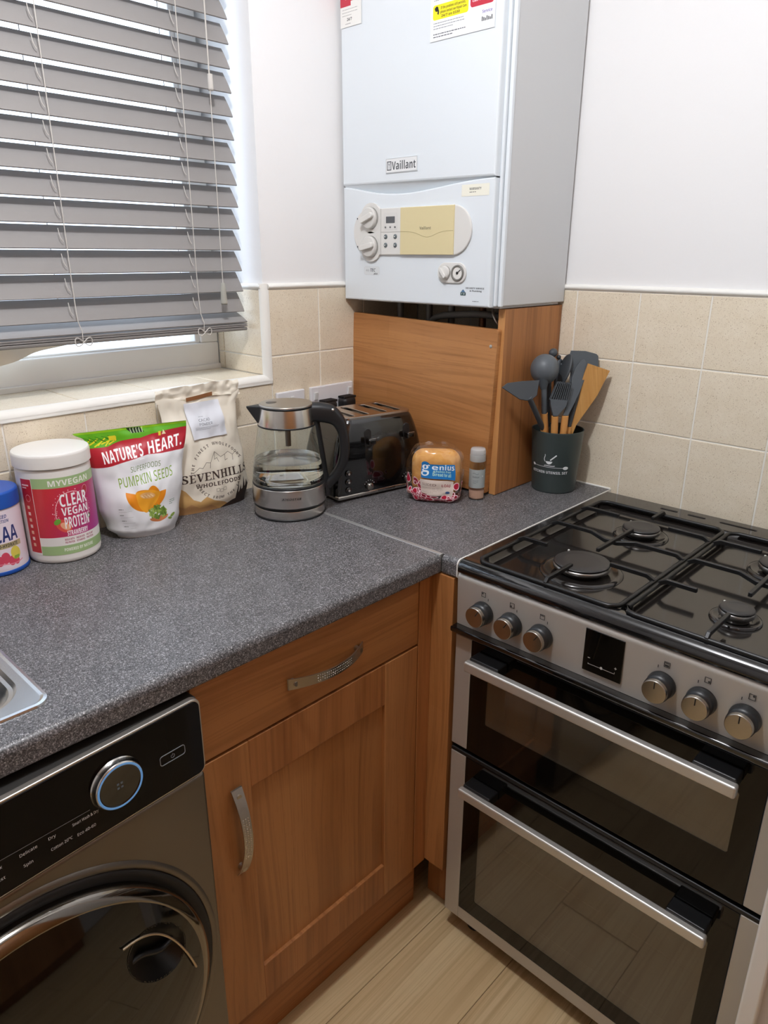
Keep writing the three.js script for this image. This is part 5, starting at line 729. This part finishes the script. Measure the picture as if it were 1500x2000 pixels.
// ---------------------------------------------------------------- four-slot toaster
{
  const t = thing('toaster', 'glossy black four-slot toaster with a steel top beside the boxing', 'toaster', [-0.5405, H, 0.2403], -0.17);
  const L = 0.258, D = 0.158, bk = phy({ color: 0x0a0a0b, roughness: 0.09, clearcoat: 1, clearcoatRoughness: 0.03 }), plate = std({ color: 0xbab2aa, roughness: 0.24, metalness: 1 });
  const lev = [[0.012, 0, 0, 0.018], [0.06, 0.0, 0.001, 0.02], [0.1, 0.004, 0.002, 0.022], [0.135, 0.012, 0.004, 0.024], [0.16, 0.021, 0.006, 0.024], [0.178, 0.03, 0.01, 0.02], [0.186, 0.036, 0.015, 0.016]];
  const ring = ([y, ix, iz, r]) => rrect(ix, L - ix, -D + iz, -iz, r).getPoints(8).map((p) => [p.x, y, p.y]);
  const rs = lev.map(ring), n = rs[0].length;
  part('shell', surf((u, v) => { const f = v * (rs.length - 1), a = Math.min(rs.length - 2, Math.floor(f)), q = f - a, i = Math.round((1 - u) * (n - 1)), p = rs[a][i], b = rs[a + 1][i]; return [p[0] + (b[0] - p[0]) * q, p[1] + (b[1] - p[1]) * q, p[2] + (b[2] - p[2]) * q]; }, n - 1, 18), (() => { const m = bk.clone(); m.side = THREE.DoubleSide; return m; })(), t);
  const top = rrect(0.034, L - 0.034, 0.0145, D - 0.0145, 0.016); const sl = [0.054, 0.094, 0.146, 0.186];
  for (const x of sl) top.holes.push(rrect(x - 0.001, x + 0.017, 0.028, D - 0.028, 0.008, THREE.Path));
  part('top_plate', extr(top, 0.006, 0.0012, 8).rotateX(-PI / 2).translate(0, 0.1845, 0).applyMatrix4(new THREE.Matrix4().makeTranslation(0, 0, 0)), plate, t);
  for (const x of sl) { const g = part('slot', [box(x - 0.003, x - 0.0015, 0.1, 0.1835, -D + 0.026, -0.026), box(x + 0.0175, x + 0.019, 0.1, 0.1835, -D + 0.026, -0.026), box(x - 0.003, x + 0.019, 0.1, 0.102, -D + 0.026, -0.026)], M.enamel, t); for (const q of [0.0015, 0.0145]) part('guide_wire', tube([[x + q, 0.182, -0.032], [x + q, 0.186, -D / 2], [x + q, 0.182, -D + 0.032]], 0.0008, 10, 5), plate, g); }
  part('chrome_base', [rbox(0.0005, L - 0.0005, 0.005, 0.0155, -D + 0.0005, 0.0012, 0.004)], std({ color: 0xbcb7b0, roughness: 0.2, metalness: 1 }), t);
  for (const x of [0.03, L - 0.03]) for (const z of [-0.025, -D + 0.025]) part('foot', cyl(0.008, 0.009, 0.006, 14), M.grey, t, [x, 0.003, z]);
  for (const x of [0.088, 0.2]) {
    part('lever_track', extr(rrect(-0.0105, 0.0105, 0.03, 0.162, 0.0104), 0.004, 0.0015, 10), M.blackSatin, t, [x, 0, -0.003], [-0.035, 0, 0]);
    const lv = part('lever', rbox(-0.011, 0.011, 0.128, 0.142, 0, 0.017, 0.004), bk, t, [x + 0.002, 0, -0.002]); part('lever_trim', rbox(-0.009, 0.009, 0.1415, 0.143, 0.004, 0.0165, 0.0006, 1), M.chrome, lv);
  }
  for (const y of [0.066, 0.046, 0.0265]) { const b = part('button', lathe([[0.0001, 0.003], [0.007, 0.0025], [0.008, 0]], 20).rotateX(PI / 2), bk, t, [0.03, y, 0.0008]); part('button_mark', cyl(0.0026, 0.0026, 0.0008, 12).rotateX(PI / 2), std({ color: 0xbdbdbd }), b, [0, 0, 0.0031]); }
  for (const x of [0.088, 0.2]) { const kb = part('browning_knob', lathe([[0.0001, 0.009], [0.007, 0.0085], [0.0085, 0.006], [0.009, 0]], 28).rotateX(PI / 2), std({ color: 0xaaa69f, roughness: 0.25, metalness: 1 }), t, [x, 0.027, 0.001]); part('knob_mark', rbox(-0.0006, 0.0006, 0.001, 0.0065, 0.0085, 0.0095, 0.0003, 1), M.black, kb); for (let i = 0; i < 6; i++) { const a = PI * (0.15 + i * 0.14); part('dial_dot', cyl(0.0011, 0.0011, 0.0006, 8).rotateX(PI / 2), std({ color: 0x9d9d9d }), t, [x + 0.0145 * Math.cos(a), 0.027 + 0.0145 * Math.sin(a), 0.0014]); } }
  const ltex = print(256, 40, (x, w, h) => { x.clearRect(0, 0, w, h); text(x, 'Russell Hobbs', w / 2, h / 2, 30, { color: '#4c4744', w: 246 }); });
  part('brand_print', sheet(0.052, 0.0075), std({ map: ltex, transparent: true, roughness: 0.4 }), t, [0.139, 0.0103, 0.0016]);
}
// ---------------------------------------------------------------- loaf in a clear bag
{
  const t = thing('bagged_loaf', 'half loaf of bread in a clear bag printed red at the bottom', 'bread', [-0.3515, H, 0.3715], -0.877);
  const crumb = dataTex(128, 128, (u, v) => mix([206, 140, 62], [226, 170, 92], vn(u, v, 9, 9, 3) * 0.7 + vn(u, v, 40, 40, 5) * 0.3));
  crumb.repeat.set(12, 12);
  part('loaf', boxUV(clean(new RoundedBoxGeometry(0.112, 0.108, 0.06, 5, 0.028).translate(0.001, 0.063, -0.005))), std({ map: crumb, roughness: 0.75 }), t);
  const bagP = (u, v, o = 0) => { // u round (0..1), v bottom to top
    const a = u * 2 * PI, e = (q, p) => Math.sign(q) * Math.pow(Math.abs(q), p), lat = (v - 0.5) * PI, cr = Math.pow(Math.cos(lat), 0.55), wn = 1.01 + 0.16 * (vn(u, v * 0.98, 9, 7, 4) - 0.5) + 0.10 * (vn(u, v * 0.98, 19, 14, 8) - 0.5);
    const x = (0.067 + o) * cr * e(Math.sin(a), 0.75) * wn, z = (0.044 + o) * cr * e(Math.cos(a), 0.75) * wn; let y = 0.0665 + (0.064 + o) * e(Math.sin(lat), 0.8) * wn; y = Math.max(y, 0.0012 - o * 0);
    const foot = clamp(1 - y / 0.035); return [x * (1 + 0.06 * foot), y + 0.006 * clamp(x / 0.05) * 0, z + 0.011 * foot * clamp(z / 0.03 + 0.2)];
  };
  part('clear_bag', surf((u, v) => bagP(u, 0.02 + 0.96 * v), 80, 44), phy({ color: 0xffffff, roughness: 0.08, transmission: 1, thickness: 0, ior: 1.7, side: THREE.DoubleSide }), t);
  const redT = print(512, 256, (x, w, h) => { x.clearRect(0, 0, w, h); const r = rng(21); for (let i = 0; i < 240; i++) { const px = r() * w, py = h - r() * r() * h * 1.05, q = 12 + r() * 13; x.fillStyle = ['#a3132f', '#8c0f28', '#b81f3c'][i % 3]; x.strokeStyle = '#f3d3d6'; x.lineWidth = 5; x.beginPath(); x.ellipse(px, py, q, q * 0.85, r() * 3, 0, 7); x.fill(); x.stroke(); } });
  part('red_print', surf((u, v) => bagP(-0.30 + 0.60 * u, 0.06 + 0.46 * v, 0.0008), 60, 24), std({ map: redT, alphaTest: 0.5, roughness: 0.3, side: THREE.DoubleSide }), t);
  const blueT = print(512, 300, (x, w, h) => { x.fillStyle = '#1c78bd'; x.fillRect(0, 60, w, h - 60); x.clearRect(0, 0, w, 60); x.beginPath(); x.fillStyle = '#1c78bd'; x.arc(70, 90, 74, 0, 7); x.fill(); text(x, 'g', 72, 130, 250, { font: 'serif', color: '#eef3f6' }); text(x, 'enius', 330, 120, 140, { w: 330, color: '#eef3f6' }); text(x, 'gluten free', 310, 200, 50, { w: 250, color: '#bfe3d0' }); text(x, 'bread for all', 310, 248, 50, { w: 260, color: '#bfe3d0' }); });
  part('brand_label', surf((u, v) => bagP(-0.062 + 0.15 * u, 0.49 + 0.16 * v - 0.02 * u, 0.0012), 24, 10), std({ map: blueT, alphaTest: 0.5, roughness: 0.35, side: THREE.DoubleSide }), t);
  const whT = print(512, 300, (x, w, h) => { x.fillStyle = '#d9c9bd'; x.fillRect(0, 0, w, h); text(x, 'SLICED', 150, 76, 60, { color: '#a08a80', w: 200 }); text(x, 'LOAF', 385, 84, 66, { color: '#8d1f2c', w: 170 }); lines(x, 40, 140, 300, 4, 30, '#b3a095', 5, 8); x.fillStyle = '#3d5d92'; x.beginPath(); x.arc(410, 218, 40, 0, 7); x.fill(); });
  part('loaf_label', surf((u, v) => bagP(-0.07 + 0.15 * u, 0.30 + 0.18 * v - 0.02 * u, 0.0011), 24, 10), std({ map: whT, roughness: 0.4, side: THREE.DoubleSide }), t);
}
// ---------------------------------------------------------------- salt grinder
{
  const t = thing('salt_grinder', 'small glass grinder of pink salt standing against the wooden boxing', 'grinder', [-0.2865, H, 0.4425]);
  part('glass_jar', lathe([[0.0001, 0.001], [0.0165, 0.001], [0.0183, 0.004], [0.0183, 0.082], [0.0155, 0.090], [0.0155, 0.094]], 40), phy({ color: 0xf4f8f6, roughness: 0.02, transmission: 1, thickness: 0, ior: 1.5, side: THREE.DoubleSide }), t);
  part('pink_salt', lathe([[0.0001, 0.002], [0.0165, 0.002], [0.0172, 0.005], [0.0172, 0.022], [0.008, 0.024], [0.0001, 0.0235]], 32), std({ color: 0xd9a891, roughness: 0.8, bumpMap: bumpTex, bumpScale: 0.002 }), t);
  part('paper_label', new THREE.CylinderGeometry(0.01845, 0.01845, 0.044, 40, 1, true, -2.5, 3.6).translate(0, 0.052, 0), std({ roughness: 0.55, map: print(512, 256, (x, w, h) => { x.fillStyle = '#9fa6a5'; x.fillRect(0, 0, w, h); x.strokeStyle = '#4a4f50'; x.lineWidth = 4; x.beginPath(); x.moveTo(140, 60); x.bezierCurveTo(180, 20, 210, 90, 250, 50); x.stroke(); text(x, 'Himalayan', 200, 100, 34, { color: '#3d4243', w: 130, weight: 'normal', font: 'serif' }); lines(x, 150, 150, 100, 3, 18, '#5a6061', 4, 4); x.fillStyle = '#dfe3e1'; x.beginPath(); x.arc(330, 90, 10, 0, 7); x.fill(); }), side: THREE.DoubleSide }), t);
  part('grinder_head', lathe([[0.0172, 0.0915], [0.0182, 0.0925], [0.0182, 0.106], [0.0172, 0.1075]], 40), phy({ color: 0xc9cbc8, roughness: 0.3, transmission: 0.4, thickness: 0, side: THREE.DoubleSide }), t);
  part('cap', lathe([[0.0176, 0.1075], [0.0182, 0.109], [0.0174, 0.118], [0.0155, 0.1215], [0.0001, 0.122]], 40), phy({ color: 0xe9ebea, roughness: 0.15, transmission: 0.55, thickness: 0, side: THREE.DoubleSide }), t);
}
// ---------------------------------------------------------------- utensil pot and what stands in it
const PX = -0.0875, PZ = 0.5285;
{
  const t = thing('utensil_pot', 'dark green-grey utensil pot with white lettering by the boxing', 'pot', [PX, H, PZ]);
  const pm = phy({ color: 0x37403f, roughness: 0.34 });
  part('pot_body', lathe([[0.0001, 0.004], [0.0485, 0.004], [0.0585, 0.1475], [0.0605, 0.1495], [0.0617, 0.149], [0.0612, 0.146], [0.052, 0.003], [0.05, 0.0], [0.0001, 0.0]].reverse(), 64), pm, t);
  const tex = print(768, 420, (x, w, h) => {
    x.clearRect(0, 0, w, h); x.strokeStyle = '#dfe3e4'; x.fillStyle = '#dfe3e4'; x.lineWidth = 12; const c = w / 2;
    x.beginPath(); x.arc(c, 130, 62, 0.05 * PI, 0.95 * PI); x.closePath(); x.fill(); x.beginPath(); x.moveTo(c + 20, 120); x.lineTo(c + 130, 24); x.lineWidth = 22; x.stroke(); x.lineWidth = 12; x.beginPath(); x.moveTo(c - 70, 150); x.bezierCurveTo(c - 120, 90, c - 60, 60, c - 80, 20); x.stroke(); x.beginPath(); x.moveTo(c - 90, 222); x.bezierCurveTo(c - 40, 200, c + 40, 236, c + 110, 214); x.stroke();
    x.lineWidth = 7; x.beginPath(); x.moveTo(70, 238); x.lineTo(w - 90, 252); x.stroke(); x.beginPath(); x.ellipse(54, 232, 34, 22, 0.3, 0, 7); x.fill(); x.beginPath(); x.ellipse(w - 70, 252, 50, 30, 0, 0, 7); x.fill();
    text(x, 'KITCHEN UTENSIL SET', c, 340, 64, { color: '#dfe3e4', w: w - 40 });
  });
  const th = -1.30, r0 = 0.0538, r1 = 0.0578; part('pot_print', new THREE.CylinderGeometry(r1 + 0.0012, r0 + 0.0016, 0.058, 32, 1, true, th - 0.86, 1.72).translate(0, 0.071, 0), std({ map: tex, transparent: true, roughness: 0.5 }), t);
}
const silM = std({ color: 0x454b50, roughness: 0.5 }), silD = std({ color: 0x353a3e, roughness: 0.5 }), beech = phy({ map: woodTex(91, [214, 152, 84], [190, 126, 64], [226, 170, 104], [0.06, 0.3]), roughness: 0.5 });
function taper(a, b, r0, r1, seg = 14) { const A = V3(...a), B = V3(...b), g = cyl(r1, r0, A.distanceTo(B), seg); g.translate(0, A.distanceTo(B) / 2, 0); g.applyQuaternion(new THREE.Quaternion().setFromUnitVectors(V3(0, 1, 0), B.clone().sub(A).normalize())); g.translate(...a); return g; }
// a slab through the outline pts (world, roughly flat), thickness th
function slab(pts, th, curve = 0) {
  const P = pts.map((p) => V3(...p)), c = P.reduce((s, p) => s.add(p), V3(0, 0, 0)).multiplyScalar(1 / P.length), n = V3();
  P.forEach((p, i) => { const q = P[(i + 1) % P.length]; n.add(p.clone().sub(c).cross(q.clone().sub(c))); }); n.normalize();
  const X = P[0].clone().sub(c).normalize(); X.sub(n.clone().multiplyScalar(X.dot(n))).normalize(); const Y = n.clone().cross(X);
  const s = new THREE.Shape(new THREE.SplineCurve([...P, P[0]].map((p) => V2(p.clone().sub(c).dot(X), p.clone().sub(c).dot(Y)))).getPoints(1).length ? P.map((p) => V2(p.clone().sub(c).dot(X), p.clone().sub(c).dot(Y))) : []);
  const g = extr(s, th, Math.min(th * 0.3, 0.0008), 6).translate(0, 0, -th / 2); g.applyMatrix4(new THREE.Matrix4().makeBasis(X, Y, n).setPosition(c)); return g;
}
const inPot = (x, z) => [PX + x, H + 0.007, PZ + z];
function utensil(name, label, category = 'utensil') { return thing(name, label, category, [0, 0, 0], 0, 'kitchen tools in the pot'); }
{
  let u = utensil('silicone_turner', 'dark silicone turner with a broad slanted head leaning out over the boxing');
  part('head', slab([[-0.2592, 1.1709, 0.4777], [-0.238, 1.1462, 0.5128], [-0.2279, 1.1437, 0.5247], [-0.2208, 1.1446, 0.5317], [-0.2093, 1.1549, 0.5383], [-0.1974, 1.1866, 0.5343], [-0.2256, 1.1842, 0.5059], [-0.248, 1.1803, 0.4845]], 0.004), silD, u);
  part('neck', [taper([-0.1385, 1.064, 0.5185], [-0.2225, 1.151, 0.527], 0.0062, 0.0062)], silM, u); part('handle', taper(inPot(0.016, 0.004), [-0.1385, 1.064, 0.5185], 0.0075, 0.007), beech, u);
  u = utensil('soup_ladle', 'grey silicone ladle with a large round bowl turned towards the room');
  const lc = [-0.1346, 1.2016, 0.5077]; const bowlG = new THREE.SphereGeometry(0.0325, 36, 20, 0, 2 * PI, 0, PI * 0.60); bowlG.rotateZ(1.05).rotateY(0.55 + PI * 0).scale(1, 1.06, 1).translate(...lc);
  part('bowl', bowlG, (() => { const m = std({ color: 0x5a6065, roughness: 0.45 }); m.side = THREE.DoubleSide; return m; })(), u);
  part('neck', [tube([[-0.148, 1.103, 0.524], [-0.1495, 1.135, 0.5218], [-0.148, 1.16, 0.518], [-0.1485, 1.18, 0.512]], 0.0066, 20, 12), taper([-0.1485, 1.158, 0.518], [-0.1475, 1.185, 0.5125], 0.007, 0.016)], silM, u); part('handle', taper(inPot(-0.006, -0.012), [-0.148, 1.104, 0.524], 0.0085, 0.0078), beech, u);
  u = utensil('pastry_brush', 'grey silicone pastry brush with thin bristles standing in the pot');
  part('ferrule', [slab([[-0.116, 1.1335, 0.5622], [-0.1426, 1.1365, 0.5326], [-0.144, 1.122, 0.535], [-0.146, 1.099, 0.5455], [-0.1395, 1.099, 0.553], [-0.121, 1.12, 0.562]], 0.014)], silM, u);
  { const br = []; for (let i = 0; i < 9; i++) for (let j = 0; j < 3; j++) { const q = i / 8, a = [-0.1426 + 0.0266 * q, 1.1345 - 0.003 * q, 0.5326 + 0.0295 * q], b = [-0.1213 + 0.0212 * q, 1.1751 - 0.0034 * q, 0.5355 + 0.024 * q], o = (j - 1) * 0.004; br.push(taper([a[0] + o, a[1], a[2] - o], [b[0] + o, b[1], b[2] - o], 0.0012, 0.001, 6)); } const bm = part('bristles', br, silD, u); bm.userData.kind = 'stuff'; }
  part('handle', taper(inPot(-0.018, 0.008), [-0.1425, 1.1, 0.5492], 0.0088, 0.0078), beech, u);
  u = utensil('silicone_spatula', 'grey silicone spatula with a long narrow blade behind the brush');
  part('blade', slab([[-0.0476, 1.2194, 0.5565], [-0.0522, 1.2176, 0.5529], [-0.0675, 1.2008, 0.5485], [-0.0818, 1.1778, 0.5495], [-0.0908, 1.1568, 0.5547], [-0.1075, 1.127, 0.5578], [-0.1249, 1.0991, 0.559], [-0.1174, 1.0982, 0.5675], [-0.0957, 1.127, 0.5701], [-0.0796, 1.1498, 0.5713], [-0.0633, 1.1744, 0.5712], [-0.051, 1.1973, 0.5682], [-0.0455, 1.2123, 0.5635]], 0.006), silM, u);
  part('handle', taper(inPot(-0.02, 0.022), [-0.1205, 1.0995, 0.563], 0.0085, 0.0078), beech, u);
  u = utensil('square_turner', 'dark grey square turner standing tallest against the tiles');
  part('head', slab([[-0.0507, 1.2374, 0.5234], [-0.0539, 1.231, 0.5233], [-0.0623, 1.1948, 0.5333], [-0.0706, 1.1677, 0.5387], [-0.0632, 1.1605, 0.5503], [-0.0413, 1.1607, 0.5737], [-0.0158, 1.2005, 0.5792], [-0.0105, 1.2259, 0.5732], [-0.0121, 1.2304, 0.569], [-0.0277, 1.2366, 0.5479]], 0.0035), silM, u);
  part('neck', taper([-0.0987, 1.07, 0.5616], [-0.068, 1.165, 0.5645], 0.006, 0.006), silD, u); part('handle', taper(inPot(-0.004, 0.03), [-0.0987, 1.07, 0.5616], 0.008, 0.0075), beech, u);
  u = utensil('serving_spoon', 'dark grey serving spoon seen edge-on between ladle and turner');
  { const g = new THREE.SphereGeometry(1, 28, 18).scale(0.006, 0.040, 0.021).rotateX(0).rotateZ(-0.34).rotateY(-0.35).translate(-0.071, 1.193, 0.5215); part('bowl', g, silD, u); part('neck', taper([-0.1, 1.07, 0.524], [-0.083, 1.162, 0.522], 0.0055, 0.0055), silD, u); part('handle', taper(inPot(0.006, -0.002), [-0.1, 1.07, 0.524], 0.008, 0.0075), beech, u); }
  u = utensil('wooden_spatula', 'plain bamboo spatula with a flared square end leaning to the tiles');
  { const g = slab([[-0.0539, 1.213, 0.5712], [-0.082, 1.146, 0.5688], [-0.1035, 1.0733, 0.5761], [-0.112, 1.03, 0.561], [-0.1, 0.925, 0.523], [-0.089, 0.922, 0.531], [-0.1, 1.03, 0.569], [-0.0941, 1.0752, 0.5853], [-0.0506, 1.1408, 0.6045], [-0.0221, 1.1971, 0.6129]], 0.0055); const c2 = boxUV(clean(g)); part('blade', c2, phy({ map: woodTex(131, [184, 132, 66], [156, 104, 46], [200, 150, 84], [0.05, 0.3]), roughness: 0.5 }), u); }
  u = utensil('serving_tongs', 'grey silicone tongs with scalloped tips behind the ladle bowl');
  { const pts = [[-0.098, 1.06, 0.505], [-0.1, 1.14, 0.503], [-0.096, 1.20, 0.4985], [-0.088, 1.226, 0.4975]]; part('arm', tube(pts, 0.0055, 24, 10), silD, u); part('arm', tube(pts.map(([x, y, z]) => [x + 0.02, y - 0.012, z + 0.007]), 0.0055, 24, 10), silM, u); part('tip', new THREE.SphereGeometry(0.0125, 18, 12).scale(1, 0.85, 0.75).translate(-0.082, 1.2325, 0.4955), silM, u); for (let i = 0; i < 4; i++) part('scallop', new THREE.SphereGeometry(0.0055, 12, 8).translate(-0.0685 + 0.002 * i, 1.222 - i * 0.0085, 0.503 + 0.003 * i), silD, u); part('handle', taper(inPot(0.012, -0.012), pts[0], 0.007, 0.006), M.steel, u); }
}
// ---------------------------------------------------------------- walnut-look units along the opposite wall (added unseen behind the camera to cut bounce light and darken what glass and steel mirror)
{
  const Z = 1.86; let x = -0.72;
  for (let i = 0; i < 3; i++) {
    const u = thing('added_tall_cabinet', ['added unseen tall walnut-look cabinet by the doorway on the opposite wall', 'added unseen tall walnut-look cabinet between its two neighbours on the opposite wall', 'added unseen tall walnut-look cabinet furthest from the cooker on the opposite wall'][i], 'cabinet', [x - 0.3, 0, 0]);
    part('carcass', box(-0.298, 0.298, 0.1, 2.3, Z + 0.02, ZB - 0.003), M.woodB, u); part('plinth', box(-0.298, 0.298, 0.001, 0.1, Z + 0.06, ZB - 0.003), M.plinth, u);
    part('door', boxUV(rbox(-0.297, 0.297, 0.103, 1.2, Z, Z + 0.019, 0.002), { du: i * 0.1 }), M.wood, u); part('door', boxUV(rbox(-0.297, 0.297, 1.204, 2.298, Z, Z + 0.019, 0.002), { du: i * 0.13 }), M.wood, u);
    for (const y of [1.0, 1.4]) part('handle', rbox(0.24, 0.252, y - 0.08, y + 0.08, Z - 0.028, Z - 0.02, 0.003), M.nickel, u);
    x -= 0.602;
  }
}
renderer.render(scene, camera);
